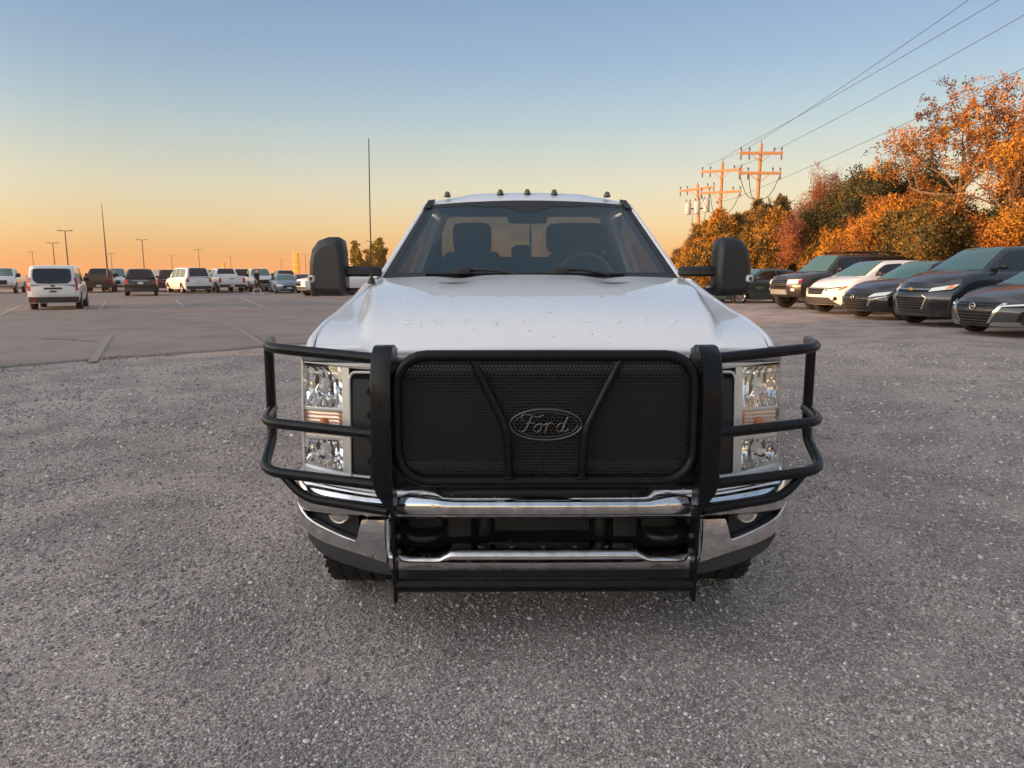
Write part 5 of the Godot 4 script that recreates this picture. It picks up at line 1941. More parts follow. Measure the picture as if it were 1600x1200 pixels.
func vehicle(called: String, label: String, category: String, at: Vector3, turn: float, group: String, c: Dictionary) -> Node3D:
	C = c
	var t := thing(called, label, category, at, turn, group)
	var L: float = c.len
	var fine: bool = c.get("fine", false)
	var n := 56 if fine else 34
	# lower body
	var b := B.new()
	var rows := []
	var under := []
	for i in n + 1:
		var d := L * i / n
		var low := c_low(d)
		var top := c_top(d)
		var r := PackedVector3Array()
		for k in 10:
			r.append(c_side(-1, d, lerpf(minf(low, top - 0.03), top, k / 9.0)))
		var xs := c_w(d) * c_q(1.0)
		var bed: bool = c.get("bed", false) and d > c.te1 + 0.06 and d < L - 0.06
		for k in range(1, 12):
			var u := -1.0 + k / 6.0
			var y: float = top + c.crown * (1 - u * u)
			if bed and absf(u) < 0.88:
				y = top - 0.45
			r.append(Vector3(u * xs, y, c_z(d, u, 1.0)))
		for k in 10:
			r.append(c_side(1, d, lerpf(top, minf(low, top - 0.03), k / 9.0)))
		rows.append(r)
		under.append(PackedVector3Array([r[0] + Vector3(0.003, 0.003, 0), Vector3(0, low + 0.02, L / 2 - d), r[r.size() - 1] + Vector3(-0.003, 0.003, 0)]))
	b.grid(rows)
	for e in 2:   # nose and tail
		var face := []
		for i in 13:
			var r := PackedVector3Array()
			var u := -1.0 + i / 6.0
			for k in 11:
				var v := k / 10.0
				var d := 0.0 if e == 0 else L
				var y: float = lerpf(c.sill, c_top(d) + c.crown * (1 - u * u), v)
				var vv := v
				var x := u * c_w(d) * c_q(vv)
				r.append(Vector3(x, y, (L / 2 - c_nose(u, vv)) if e == 0 else (-L / 2 + c_tail(u, vv))))
			face.append(r)
		b.grid(face)
	var body := part("body", b, c.paint, t)
	b = B.new()
	b.grid(under)
	part("underbody", b, "deep_black", t)
	# cabin
	b = B.new()
	rows = []
	var m := 30 if fine else 18
	for i in m + 1:
		var d := lerpf(c.tb, c.te1, float(i) / m)
		var base := c_top(d) - 0.01
		var top := maxf(c_roof(d), base + 0.02)
		var yl := lerpf(base, top, 0.9) if top - base < 0.4 else top - 0.05
		var r := PackedVector3Array()
		for k in 6:
			r.append(c_side(-1, d, lerpf(base, yl, k / 5.0)))
		var xe: float = -r[5].x
		for k in 9:
			var u := -1.0 + k / 4.0
			r.append(Vector3(u * (xe - 0.06), top + 0.02 * (1 - u * u) * smoothstep(0.0, 0.3, top - base), L / 2 - d + 0.10 * (1 - u * u) * (1.0 - smoothstep(c.tb, c.tr + 0.3, d))))
		for k in 6:
			r.append(c_side(1, d, lerpf(yl, base, k / 5.0)))
		rows.append(r)
	b.grid(rows)
	part("cabin", b, c.get("cabin_paint", c.paint), t)
	# glass
	var shell := func(x, d):
		var base := c_top(d) - 0.01
		var top := maxf(c_roof(d), base + 0.02)
		var yl := lerpf(base, top, 0.9) if top - base < 0.4 else top - 0.05
		var xe := absf(c_side(1, d, yl).x) - 0.06
		var u := clampf(x, -1, 1)
		return Vector3(u * xe, top + 0.02 * (1 - u * u) * smoothstep(0.0, 0.3, top - base), C.len / 2 - d + 0.10 * (1 - u * u) * (1.0 - smoothstep(C.tb, C.tr + 0.3, d)))
	b = B.new()
	rows = []
	for i in 13:
		var r := PackedVector3Array()
		var u := -1.0 + i / 6.0
		for k in 9:
			r.append(shell.call(u * 0.95, lerpf(c.tb + 0.05, c.tr - 0.03, k / 8.0)) + Vector3(0, 0.008, 0.008))
		rows.append(r)
	b.slab(rows, Vector3(0, -0.006, -0.006))
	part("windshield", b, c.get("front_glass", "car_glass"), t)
	b = B.new()
	rows = []
	for i in 11:
		var r := PackedVector3Array()
		var u := -1.0 + i / 5.0
		for k in 7:
			r.append(shell.call(u * 0.86, lerpf(c.te0 + c.get("rear_a", 0.06), lerpf(c.te0, c.te1, c.get("rear_b", 0.85)), k / 6.0)) + Vector3(0, 0.008, -0.012))
		rows.append(r)
	b.slab(rows, Vector3(0, -0.006, 0.008))
	part("rear_window", b, c.get("rear_glass", "dark_glass"), t)
	for s in [-1, 1]:
		for wd in c.windows:
			b = B.new()
			rows = []
			for i in 9:
				var d := lerpf(wd[0], wd[1], i / 8.0)
				var y0 := c_top(d) + 0.03
				var y1 := maxf(c_roof(d) - 0.085, y0 + 0.004)
				var r := PackedVector3Array()
				for k in 4:
					r.append(c_side(s, d, lerpf(y0, y1, k / 3.0)) + Vector3(s * 0.008, 0, 0))
				rows.append(r)
			b.slab(rows, Vector3(-s * 0.006, 0, 0))
			part("side_window", b, "dark_glass", t)
		# mirror
		if c.get("mirrors", true):
			b = B.new()
			var md: float = c.tb + 0.35
			var p := c_side(s, md, c_top(md) + 0.06)
			var ms: float = c.get("mirror_size", 1.0)
			b.box(p + Vector3(s * 0.15, 0.05, 0.0), Vector3(0.2, 0.13 * ms, 0.1) * ms, Basis(Vector3.UP, s * 0.2), 0.04)
			b.box(p + Vector3(s * 0.03, 0.0, 0.0), Vector3(0.16, 0.04, 0.05))
			part("side_mirror", b, c.get("mirror_paint", "trim_black"), t)
		if fine:
			for wd in c.windows:
				b = B.new()
				var hd: float = wd[1] - 0.12
				b.box(c_side(s, hd, c_top(hd) - 0.10) + Vector3(s * 0.012, 0, 0), Vector3(0.03, 0.03, 0.2), Basis.IDENTITY, 0.008)
				part("door_handle", b, c.paint, t)
				b = B.new()
				rows = []
				for k in 9:
					var y := lerpf(c.sill + 0.12, c_top(wd[1] + 0.04) - 0.005, k / 8.0)
					var p := c_side(s, wd[1] + 0.04, y) + Vector3(s * 0.002, 0, 0)
					rows.append(PackedVector3Array([p - Vector3(0, 0, 0.004), p + Vector3(0, 0, 0.004)]))
				b.slab(rows, Vector3(-s * 0.004, 0, 0))
				part("door_seam", b, "deep_black", t)
		if c.get("cladding", false):
			b = B.new()
			rows = []
			for i in n + 1:
				var d := L * i / n
				var low := c_low(d)
				var hi := maxf(c.sill + 0.16, low + 0.06 if low > c.sill + 0.01 else 0.0)
				rows.append(PackedVector3Array([c_side(s, d, low) + Vector3(s * 0.012, 0, 0), c_side(s, d, hi) + Vector3(s * 0.012, 0, 0)]))
			b.slab(rows, Vector3(-s * 0.01, 0, 0))
			part("cladding", b, "plastic_grey", t)
	# wheels
	for d in [c.fa, L - c.ra]:
		for s in [-1, 1]:
			var wo := holder("wheel", t)
			wo.position = Vector3(s * (c.w - 0.115), c.wheel, L / 2 - d)
			var xf := Transform3D(Basis(Vector3.BACK, -PI / 2 * s), Vector3.ZERO)
			var R: float = c.wheel
			b = B.new()
			b.lathe([[R * 0.66, -0.1], [R * 0.93, -0.11], [R, -0.085], [R, 0.085], [R * 0.93, 0.11], [R * 0.66, 0.1]], xf, 28)
			part("tyre", b, "rubber", wo)
			b = B.new()
			b.lathe([[R * 0.68, 0.095], [R * 0.62, 0.06], [R * 0.3, 0.04], [R * 0.2, 0.085], [0.0, 0.09]], xf, 24)
			for i in 5:
				var a := TAU * i / 5
				for e in [-0.14, 0.14]:
					b.box(xf * Vector3(cos(a + e) * R * 0.42, 0.078, sin(a + e) * R * 0.42), Vector3(R * 0.5, 0.03, 0.035), xf.basis * Basis(Vector3.UP, -a))
			part("rim", b, c.get("rim", "alloy"), wo)
	# panels listed by the vehicle: [name, front?, mirrored?, four corners, material, proud]
	for p in c.get("panels", []):
		var f: Callable = c_front if p[1] else c_rear
		for s in ([-1, 1] if p[2] else [1]):
			part(p[0], c_patch(f, p[3], s, p[5] if p.size() > 5 else 0.006, 0.03, 5), p[4], t)
	return t

func ring_badge(t: Node3D, x: float, y: float, r: float, bar: bool) -> void:
	var b := B.new()
	var at := c_front(x, y) + Vector3(0, 0, 0.03)
	var ring := PackedVector3Array()
	for k in 24:
		var a := TAU * k / 24
		ring.append(at + Vector3(cos(a) * r, sin(a) * r, 0))
	b.tube(ring, r * 0.17, 8, true)
	if bar:
		b.box(at + Vector3(0, 0, 0.005), Vector3(r * 2.2, r * 0.38, r * 0.2), Basis.IDENTITY, 0.004)
	part("badge", b, "silver", t)

func slats(t: Node3D, q: Array, n: int, m: String, h := 0.014) -> void:
	for i in n:
		var k := (i + 0.5) / n
		var a := [lerpf(q[0][0], q[3][0], k), lerpf(q[0][1], q[3][1], k)]
		var e := [lerpf(q[1][0], q[2][0], k), lerpf(q[1][1], q[2][1], k)]
		part("grille_slat", c_patch(c_front, [[a[0], a[1]], [e[0], e[1]], [e[0], e[1] + h], [a[0], a[1] + h]], 1, 0.02, 0.02, 6), m, t)

func base_sedan() -> Dictionary:
	return {"len": 4.85, "w": 0.925, "sill": 0.2, "hood0": 0.70, "hood1": 0.96, "belt": 1.0, "deck": 0.98, "tb": 1.35, "tr": 2.15, "te0": 3.35, "te1": 4.25, "roof": 1.43, "roof_w": 0.60, "wheel": 0.335, "fa": 0.95, "ra": 1.05, "nose_c": 0.34, "nose_t": 0.16, "nose_b": 0.06, "tail_c": 0.22, "tail_t": 0.12, "crown": 0.05, "windows": [[1.75, 2.62], [2.7, 3.75]], "fine": true}

func taller(c: Dictionary, k: float) -> void:
	for key in ["sill", "hood0", "hood1", "belt", "deck", "roof", "wheel"]:
		c[key] *= 1.0 + (k - 1.0) * (0.5 if key == "wheel" else 1.0)
	for p in c.panels:
		for q in p[3]:
			q[1] *= k

func right_row() -> void:
	var grp := "cars parked in a row along the trees"
	var face := -1.36
	# nearest: grey sedan
	var c := base_sedan()
	c.merge({"paint": "car_grey", "panels": [
		["grille", true, false, [[-0.30, 0.27], [0.30, 0.27], [0.50, 0.66], [-0.50, 0.66]], "gloss_black", 0.004],
		["grille_trim", true, true, [[0.30, 0.27], [0.345, 0.27], [0.575, 0.645], [0.50, 0.66]], "silver", 0.014],
		["headlight", true, true, [[0.50, 0.575], [0.80, 0.60], [0.865, 0.70], [0.50, 0.635]], "lamp_dark", 0.010],
		["lamp_strip", true, true, [[0.52, 0.582], [0.80, 0.610], [0.82, 0.645], [0.52, 0.607]], "lamp_white", 0.018],
		["air_vent", true, true, [[0.72, 0.31], [0.80, 0.31], [0.84, 0.50], [0.80, 0.50]], "deep_black", 0.006],
		["lower_lip", true, true, [[0.34, 0.215], [0.80, 0.215], [0.76, 0.30], [0.38, 0.285]], "alloy", 0.012],
		["lower_intake", true, false, [[-0.32, 0.21], [0.32, 0.21], [0.32, 0.255], [-0.32, 0.255]], "deep_black", 0.008],
	]})
	var t := vehicle("grey_sedan", "dark grey sedan nearest the viewer in the right row, V-shaped bright grille edges", "car", Vector3(11.35, 0.3, -14.2), face, grp, c)
	slats(t, [[-0.29, 0.28], [0.29, 0.28], [0.47, 0.63], [-0.47, 0.63]], 6, "plastic_grey")
	ring_badge(t, 0.0, 0.575, 0.062, true)
	# chevron-nosed dark hatchback
	c = base_sedan()
	c.merge({"len": 4.5, "hood0": 0.80, "hood1": 1.04, "belt": 1.08, "deck": 1.1, "roof": 1.52, "tb": 1.2, "tr": 2.05, "te0": 3.6, "te1": 4.3, "windows": [[1.65, 2.55], [2.63, 3.8]], "paint": "car_navy_black", "nose_t": 0.2, "panels": [
		["grille", true, false, [[-0.34, 0.34], [0.34, 0.34], [0.44, 0.56], [-0.44, 0.56]], "gloss_black", 0.004],
		["grille_trim", true, true, [[0.34, 0.34], [0.37, 0.33], [0.475, 0.55], [0.44, 0.56]], "silver", 0.014],
		["grille_trim", true, true, [[0.475, 0.55], [0.45, 0.55], [0.35, 0.60], [0.37, 0.61]], "silver", 0.014],
		["upper_bar", true, false, [[-0.46, 0.70], [0.46, 0.70], [0.46, 0.725], [-0.46, 0.725]], "silver", 0.016],
		["upper_grille", true, false, [[-0.44, 0.66], [0.44, 0.66], [0.46, 0.70], [-0.46, 0.70]], "deep_black", 0.006],
		["headlight", true, true, [[0.46, 0.665], [0.80, 0.72], [0.86, 0.81], [0.47, 0.735]], "lamp_white", 0.012],
		["turn_signal", true, true, [[0.72, 0.715], [0.80, 0.735], [0.86, 0.815], [0.74, 0.79]], "amber", 0.016],
		["fog_recess", true, true, [[0.52, 0.34], [0.80, 0.36], [0.82, 0.50], [0.52, 0.47]], "deep_black", 0.006],
		["lower_lip", true, false, [[-0.7, 0.215], [0.7, 0.215], [0.7, 0.25], [-0.7, 0.25]], "plastic_grey", 0.014],
	]}, true)
	taller(c, 1.19)
	t = vehicle("dark_hatchback", "dark blue-black hatchback with gold badge and amber-tipped headlights", "car", Vector3(11.4, 0.3, -16.8), face, grp, c)
	slats(t, [[-0.33, 0.42], [0.33, 0.42], [0.42, 0.64], [-0.42, 0.64]], 4, "plastic_grey")
	var b := B.new()
	var at := c_front(0, 0.848) + Vector3(0, 0, 0.04)
	b.prism(PackedVector2Array([Vector2(-0.095, -0.014), Vector2(-0.04, -0.014), Vector2(-0.03, -0.034), Vector2(0.04, -0.034), Vector2(0.048, -0.014), Vector2(0.085, -0.014), Vector2(0.095, 0.014), Vector2(0.04, 0.014), Vector2(0.03, 0.034), Vector2(-0.04, 0.034), Vector2(-0.048, 0.014), Vector2(-0.085, 0.014)]), 0.02, Transform3D(Basis.IDENTITY, at))
	part("badge", b, "gold", t)
	# black sedan
	c = base_sedan()
	c.merge({"hood0": 0.70, "paint": "car_black", "panels": [
		["grille", true, false, [[-0.40, 0.24], [0.40, 0.24], [0.46, 0.62], [-0.46, 0.62]], "gloss_black", 0.004],
		["grille_trim", true, true, [[0.44, 0.34], [0.47, 0.33], [0.56, 0.505], [0.53, 0.51]], "silver", 0.014],
		["grille_trim", true, true, [[0.53, 0.49], [0.54, 0.488], [0.84, 0.56], [0.83, 0.575]], "silver", 0.014],
		["headlight", true, true, [[0.47, 0.54], [0.82, 0.60], [0.86, 0.685], [0.56, 0.64]], "lamp_white", 0.010],
		["lower_lip", true, false, [[-0.7, 0.205], [0.7, 0.205], [0.7, 0.235], [-0.7, 0.235]], "plastic_grey", 0.014],
	]}, true)
	taller(c, 1.08)
	t = vehicle("black_sedan", "low black sedan with slim headlights, beside the white crossover", "car", Vector3(11.55, 0.3, -19.4), face, grp, c)
	slats(t, [[-0.39, 0.28], [0.39, 0.28], [0.45, 0.65], [-0.45, 0.65]], 8, "plastic_grey", 0.01)
	ring_badge(t, 0.0, 0.585, 0.055, true)
	# white crossover
	c = base_sedan()
	c.merge({"len": 4.45, "w": 0.90, "sill": 0.28, "hood0": 0.86, "hood1": 1.08, "belt": 1.13, "deck": 1.12, "roof": 1.58, "roof_w": 0.58, "tb": 1.12, "tr": 1.95, "te0": 3.7, "te1": 4.3, "wheel": 0.35, "windows": [[1.6, 2.45], [2.53, 3.55]], "paint": "car_pearl", "cladding": true, "nose_t": 0.2, "panels": [
		["grille", true, false, [[-0.32, 0.58], [0.32, 0.58], [0.36, 0.76], [-0.36, 0.76]], "gloss_black", 0.006],
		["grille_trim", true, false, [[-0.38, 0.77], [0.38, 0.77], [0.38, 0.785], [-0.38, 0.785]], "silver", 0.012],
		["headlight", true, true, [[0.42, 0.68], [0.76, 0.73], [0.85, 0.83], [0.40, 0.76]], "lamp_dark", 0.012],
		["headlight_lens", true, true, [[0.46, 0.69], [0.74, 0.735], [0.76, 0.78], [0.47, 0.735]], "lamp_white", 0.020],
		["turn_signal", true, true, [[0.72, 0.745], [0.77, 0.75], [0.85, 0.83], [0.76, 0.81]], "amber", 0.02],
		["lower_bumper", true, false, [[-0.74, 0.285], [0.74, 0.285], [0.52, 0.50], [-0.52, 0.50]], "plastic_grey", 0.03],
		["fog_pocket", true, true, [[0.62, 0.40], [0.72, 0.42], [0.72, 0.53], [0.66, 0.51]], "deep_black", 0.012],
		["skid_plate", true, false, [[-0.5, 0.29], [0.5, 0.29], [0.45, 0.33], [-0.45, 0.33]], "plastic_grey", 0.02],
	]}, true)
	t = vehicle("white_crossover", "white crossover with black lower cladding, warm in the low sun", "car", Vector3(11.4, 0.3, -21.9), face, grp, c)
	slats(t, [[-0.31, 0.60], [0.31, 0.60], [0.34, 0.74], [-0.34, 0.74]], 4, "plastic_grey", 0.012)
	# dark off-road SUV
	c = base_sedan()
	c.merge({"len": 4.85, "w": 0.96, "sill": 0.42, "hood0": 1.06, "hood1": 1.22, "belt": 1.24, "deck": 1.2, "roof": 1.82, "roof_w": 0.66, "tb": 1.3, "tr": 1.95, "te0": 4.45, "te1": 4.75, "wheel": 0.40, "fa": 0.92, "ra": 1.1, "windows": [[1.75, 2.55], [2.63, 3.45], [3.53, 4.3]], "paint": "car_umber", "nose_c": 0.3, "nose_t": 0.12, "tail_t": 0.05, "panels": [
		["grille", true, false, [[-0.42, 0.72], [0.42, 0.72], [0.40, 0.98], [-0.40, 0.98]], "gloss_black", 0.006],
		["headlight", true, true, [[0.48, 0.84], [0.80, 0.86], [0.86, 1.0], [0.46, 0.99]], "lamp_white", 0.012],
		["turn_signal", true, true, [[0.80, 0.90], [0.87, 0.91], [0.89, 1.0], [0.80, 0.99]], "tail_red", 0.016],
		["bumper_cover", true, false, [[-0.48, 0.50], [0.48, 0.50], [0.44, 0.66], [-0.44, 0.66]], "silver_panel", 0.03],
		["fog_lamp", true, true, [[0.62, 0.62], [0.72, 0.62], [0.72, 0.70], [0.62, 0.70]], "lamp_white", 0.02],
		["lower_intake", true, false, [[-0.60, 0.43], [0.60, 0.43], [0.60, 0.49], [-0.60, 0.49]], "deep_black", 0.008],
	]}, true)
	t = vehicle("offroad_suv", "dark brown-black off-road SUV left of the white crossover", "suv", Vector3(11.55, 0.3, -24.8), face, grp, c)
	slats(t, [[-0.40, 0.74], [0.40, 0.74], [0.39, 0.96], [-0.39, 0.96]], 3, "plastic_grey", 0.02)
	b = B.new()
	for s in [-1, 1]:
		b.tube(PackedVector3Array([Vector3(s * 0.55, 1.90, 0.3), Vector3(s * 0.55, 1.92, -0.9), Vector3(s * 0.55, 1.88, -1.9)]), 0.025, 8)
		for z in [0.2, -0.9, -1.8]:
			b.box(Vector3(s * 0.55, 1.86, z), Vector3(0.04, 0.09, 0.06))
	part("roof_rail", b, "trim_black", t)
	# dark pickup at the far end, half behind the truck's mirror
	c = sedan_spec("car_teal")
	t = vehicle("dark_teal_car", "dark teal car at the far end of the right row, mostly behind the truck's mirror", "car", Vector3(10.6, 0.25, -29.8), face, grp, c)
	# another black SUV behind the row
	c = suv_spec("car_black")
	t = vehicle("black_suv", "black SUV parked behind the white crossover, only its roof showing", "suv", Vector3(14.6, 0.3, -26.4), face, grp, c)

func suv_spec(paint: String) -> Dictionary:
	var c := base_sedan()
	c.merge({"fine": false, "paint": paint, "len": 4.9, "w": 0.98, "sill": 0.32, "hood0": 0.98, "hood1": 1.15, "belt": 1.18, "deck": 1.12, "roof": 1.80, "roof_w": 0.68, "tb": 1.25, "tr": 1.95, "te0": 4.5, "te1": 4.84, "rear_a": 0.02, "rear_b": 0.92, "wheel": 0.38, "fa": 0.9, "ra": 1.05, "nose_c": 0.25, "nose_t": 0.1, "tail_c": 0.14, "tail_t": 0.05, "rear_w": 0.97, "drop": 0.05, "windows": [[1.7, 2.55], [2.63, 3.5], [3.58, 4.4]], "panels": [
		["tail_lamp", false, true, [[0.70, 0.86], [0.93, 0.86], [0.88, 1.10], [0.74, 1.10]], "tail_red", 0.012],
		["license_plate", false, false, [[-0.16, 0.80], [0.16, 0.80], [0.16, 0.95], [-0.16, 0.95]], "plate", 0.012],
		["rear_bumper", false, false, [[-0.88, 0.34], [0.88, 0.34], [0.9, 0.56], [-0.9, 0.56]], "plastic_grey", 0.02],
		["tail_trim", false, false, [[-0.5, 1.0], [0.5, 1.0], [0.5, 1.03], [-0.5, 1.03]], "silver", 0.012],
		["headlight", true, true, [[0.52, 0.76], [0.86, 0.78], [0.88, 0.92], [0.50, 0.90]], "lamp_white", 0.012],
		["grille", true, false, [[-0.46, 0.6], [0.46, 0.6], [0.46, 0.92], [-0.46, 0.92]], "gloss_black", 0.008],
		["front_bumper", true, false, [[-0.86, 0.34], [0.86, 0.34], [0.8, 0.48], [-0.8, 0.48]], "plastic_grey", 0.012]]}, true)
	return c

func pickup_spec(paint: String) -> Dictionary:
	var c := base_sedan()
	c.merge({"fine": false, "paint": paint, "len": 5.7, "w": 1.0, "sill": 0.42, "hood0": 1.08, "hood1": 1.24, "belt": 1.25, "deck": 1.27, "roof": 1.88, "roof_w": 0.68, "tb": 1.3, "tr": 1.95, "te0": 3.55, "te1": 3.75, "rear_a": 0.02, "rear_b": 0.75, "wheel": 0.41, "fa": 0.95, "ra": 1.2, "nose_c": 0.2, "nose_t": 0.08, "nose_b": 0.1, "tail_c": 0.05, "tail_t": 0.02, "rear_w": 0.98, "crown": 0.02, "drop": 0.03, "bed": true, "mirror_size": 1.5, "windows": [[1.75, 2.6], [2.68, 3.45]], "panels": [
		["tailgate", false, false, [[-0.74, 0.74], [0.74, 0.74], [0.76, 1.22], [-0.76, 1.22]], paint, 0.02],
		["tail_lamp", false, true, [[0.80, 0.78], [0.95, 0.78], [0.93, 1.15], [0.80, 1.15]], "tail_red", 0.014],
		["rear_bumper", false, false, [[-0.92, 0.45], [0.92, 0.45], [0.94, 0.66], [-0.94, 0.66]], "plastic_grey", 0.08],
		["license_plate", false, false, [[-0.16, 0.50], [0.16, 0.50], [0.16, 0.63], [-0.16, 0.63]], "plate", 0.09],
		["tailgate_handle", false, false, [[-0.12, 1.06], [0.12, 1.06], [0.12, 1.12], [-0.12, 1.12]], "trim_black", 0.03],
		["headlight", true, true, [[0.58, 0.82], [0.90, 0.82], [0.92, 1.0], [0.56, 1.0]], "lamp_white", 0.012],
		["grille", true, false, [[-0.52, 0.68], [0.52, 0.68], [0.54, 1.0], [-0.54, 1.0]], "gloss_black", 0.01],
		["front_bumper", true, false, [[-0.90, 0.44], [0.90, 0.44], [0.9, 0.64], [-0.9, 0.64]], "silver", 0.02]]}, true)
	return c

func sedan_spec(paint: String) -> Dictionary:
	var c := base_sedan()
	c.merge({"fine": false, "paint": paint, "panels": [
		["headlight", true, true, [[0.46, 0.56], [0.82, 0.58], [0.84, 0.67], [0.46, 0.64]], "lamp_white", 0.012],
		["grille", true, false, [[-0.42, 0.40], [0.42, 0.40], [0.44, 0.60], [-0.44, 0.60]], "gloss_black", 0.01],
		["lower_intake", true, false, [[-0.6, 0.22], [0.6, 0.22], [0.6, 0.32], [-0.6, 0.32]], "deep_black", 0.01],
		["license_plate", true, false, [[-0.16, 0.36], [0.16, 0.36], [0.16, 0.48], [-0.16, 0.48]], "plate", 0.03],
		["tail_lamp", false, true, [[0.5, 0.78], [0.86, 0.78], [0.82, 0.92], [0.5, 0.90]], "tail_red", 0.012]]}, true)
	return c

func left_rows() -> void:
	var grp := "vehicles parked across the paved lot"
	var away := -2.69   # nose away from the viewer, along the bay lines
	var near := 0.45
	# the white delivery van
	var c := base_sedan()
	c.merge({"paint": "car_van_white", "len": 4.42, "w": 0.92, "sill": 0.30, "hood0": 0.92, "hood1": 1.14, "belt": 1.02, "deck": 0.98, "roof": 1.83, "roof_w": 0.76, "tb": 0.95, "tr": 1.75, "te0": 4.22, "te1": 4.40, "rear_a": 0.0, "rear_b": 0.9, "rear_glass": "car_van_white", "box": true, "wheel": 0.33, "fa": 0.88, "ra": 0.88, "nose_c": 0.3, "nose_t": 0.14, "tail_c": 0.10, "tail_t": 0.02, "rear_w": 0.985, "drop": 0.05, "windows": [[1.5, 2.3]], "mirror_size": 1.2, "panels": [
		["tailgate", false, false, [[-0.74, 0.62], [0.74, 0.62], [0.76, 0.97], [-0.76, 0.97]], "car_van_white", 0.015],
		["tail_lamp", false, true, [[0.79, 0.80], [0.885, 0.80], [0.865, 0.97], [0.80, 0.97]], "tail_red", 0.02],
		["rear_bumper", false, false, [[-0.86, 0.32], [0.86, 0.32], [0.88, 0.55], [-0.88, 0.55]], "plastic_grey", 0.07],
		["rear_reflector", false, true, [[0.62, 0.43], [0.78, 0.43], [0.78, 0.48], [0.62, 0.48]], "tail_red", 0.078],
		["license_plate", false, false, [[-0.16, 0.70], [0.17, 0.70], [0.17, 0.84], [-0.16, 0.84]], "plate", 0.024],
		["plate_lintel", false, false, [[-0.33, 0.86], [0.33, 0.86], [0.30, 0.925], [-0.30, 0.925]], "trim_black", 0.035],
		["plate_mark", false, false, [[-0.11, 0.74], [0.11, 0.74], [0.11, 0.80], [-0.11, 0.80]], "steel_dark", 0.028]]}, true)
	c.fine = true
	C = c
	var t := vehicle("delivery_van", "white delivery van seen from behind, standing nearest on the asphalt", "van", Vector3(-19.4, 0, -31.2), away, grp, c)
	var b := B.new()
	for s in [-1, 1]:   # upright lamp pillars beside the rear window
		b.slab([PackedVector3Array([Vector3(s * 0.80, 0.98, -2.195), Vector3(s * 0.765, 1.32, -2.165)]), PackedVector3Array([Vector3(s * 0.885, 0.98, -2.14), Vector3(s * 0.84, 1.32, -2.12)])], Vector3(0, 0, 0.03))
	part("tail_lamp", b, "tail_red", t)
	b = B.new()
	b.slab([PackedVector3Array([Vector3(-0.66, 1.22, -2.185), Vector3(-0.52, 1.10, -2.205), Vector3(0.0, 1.085, -2.215), Vector3(0.52, 1.10, -2.205), Vector3(0.66, 1.22, -2.185)]), PackedVector3Array([Vector3(-0.67, 1.45, -2.15), Vector3(-0.52, 1.45, -2.16), Vector3(0.0, 1.45, -2.165), Vector3(0.52, 1.45, -2.16), Vector3(0.67, 1.45, -2.15)]), PackedVector3Array([Vector3(-0.64, 1.66, -2.10), Vector3(-0.5, 1.69, -2.095), Vector3(0.0, 1.695, -2.095), Vector3(0.5, 1.69, -2.095), Vector3(0.64, 1.66, -2.10)])], Vector3(0, 0, 0.03))
	part("tailgate_window", b, "dark_glass", t)
	b = B.new()
	b.lathe([[0.0, 0.02], [0.075, 0.012], [0.08, 0.0]], Transform3D(Basis(Vector3.RIGHT, -PI / 2).scaled(Vector3(1, 0.45, 1)), Vector3(0, 0.995, -2.21)), 20)
	part("badge", b, "steel_dark", t)
	# pickups
	c = pickup_spec("car_brown_grey")
	vehicle("dark_pickup", "dark brown-grey pickup seen from behind, just right of the van", "pickup truck", Vector3(-32.4, 0, -57.5), away, grp, c)
	var pw_ := vehicle("white_pickup", "white pickup seen from behind, left of the walking person", "pickup truck", Vector3(-22.6, 0, -57.5), -2.56, grp, pickup_spec("car_van_white"))
	copy_of(pw_, "white pickup facing the viewer at the photo's left edge", Vector3(-38.6, 0, -55.5), near, grp)
	copy_of(pw_, "white pickup facing the viewer, just left of the person", Vector3(-20.9, 0, -60.5), near, grp)
	copy_of(pw_, "white pickup parked sideways beside the truck's left mirror", Vector3(-11.3, 0, -48.5), -1.0, grp)
	copy_of(pw_, "white pickup seen from behind between mirror and fender of the truck", Vector3(-13.5, 0, -57.5), away, grp)
	# SUVs
	var sb := vehicle("black_suv", "black SUV seen from behind, right of the tall bare mast", "suv", Vector3(-24.9, 0, -49.0), away, grp, suv_spec("car_black"))
	copy_of(sb, "black SUV facing the viewer between white SUV and white pickup", Vector3(-26.0, 0, -61.5), near, grp)
	copy_of(sb, "black SUV on the row behind the blue grey sedan", Vector3(-22.6, 0, -72.5), away, grp)
	vehicle("dark_red_suv", "dark red SUV seen from behind, left of the white SUV", "suv", Vector3(-28.6, 0, -60.0), -2.5, grp, suv_spec("car_maroon"))
	c = suv_spec("car_van_white")
	c.merge({"len": 5.3, "roof": 1.92, "w": 1.02, "roof_w": 0.74, "te0": 4.9, "te1": 5.24, "windows": [[1.7, 2.6], [2.68, 3.6], [3.68, 4.8]]}, true)
	var sw := vehicle("white_suv", "large white SUV seen from behind, its left side glowing in the sun", "suv", Vector3(-24.6, 0, -55.5), -2.42, grp, c)
	copy_of(sw, "white SUV far back between white pickup and the person", Vector3(-25.6, 0, -69.0), away, grp)
	copy_of(sw, "white SUV half hidden between dark pickup and black SUV", Vector3(-34.2, 0, -63.0), near, grp)
	# sedans
	var sd := vehicle("blue_sedan", "blue-grey sedan facing the viewer right of the person", "car", Vector3(-17.2, 0, -55.5), near, grp, sedan_spec("car_blue_grey"))
	var sl := vehicle("silver_sedan", "silver sedan facing the viewer just behind the person", "car", Vector3(-20.8, 0, -64.0), near, grp, sedan_spec("car_silver_paint"))
	copy_of(sl, "silver sedan at the back, left of the dark pickup's mast", Vector3(-39.8, 0, -70.0), near, grp)
	copy_of(sl, "silver sedan at the back behind the sideways white pickup", Vector3(-18.9, 0, -70.0), away, grp)
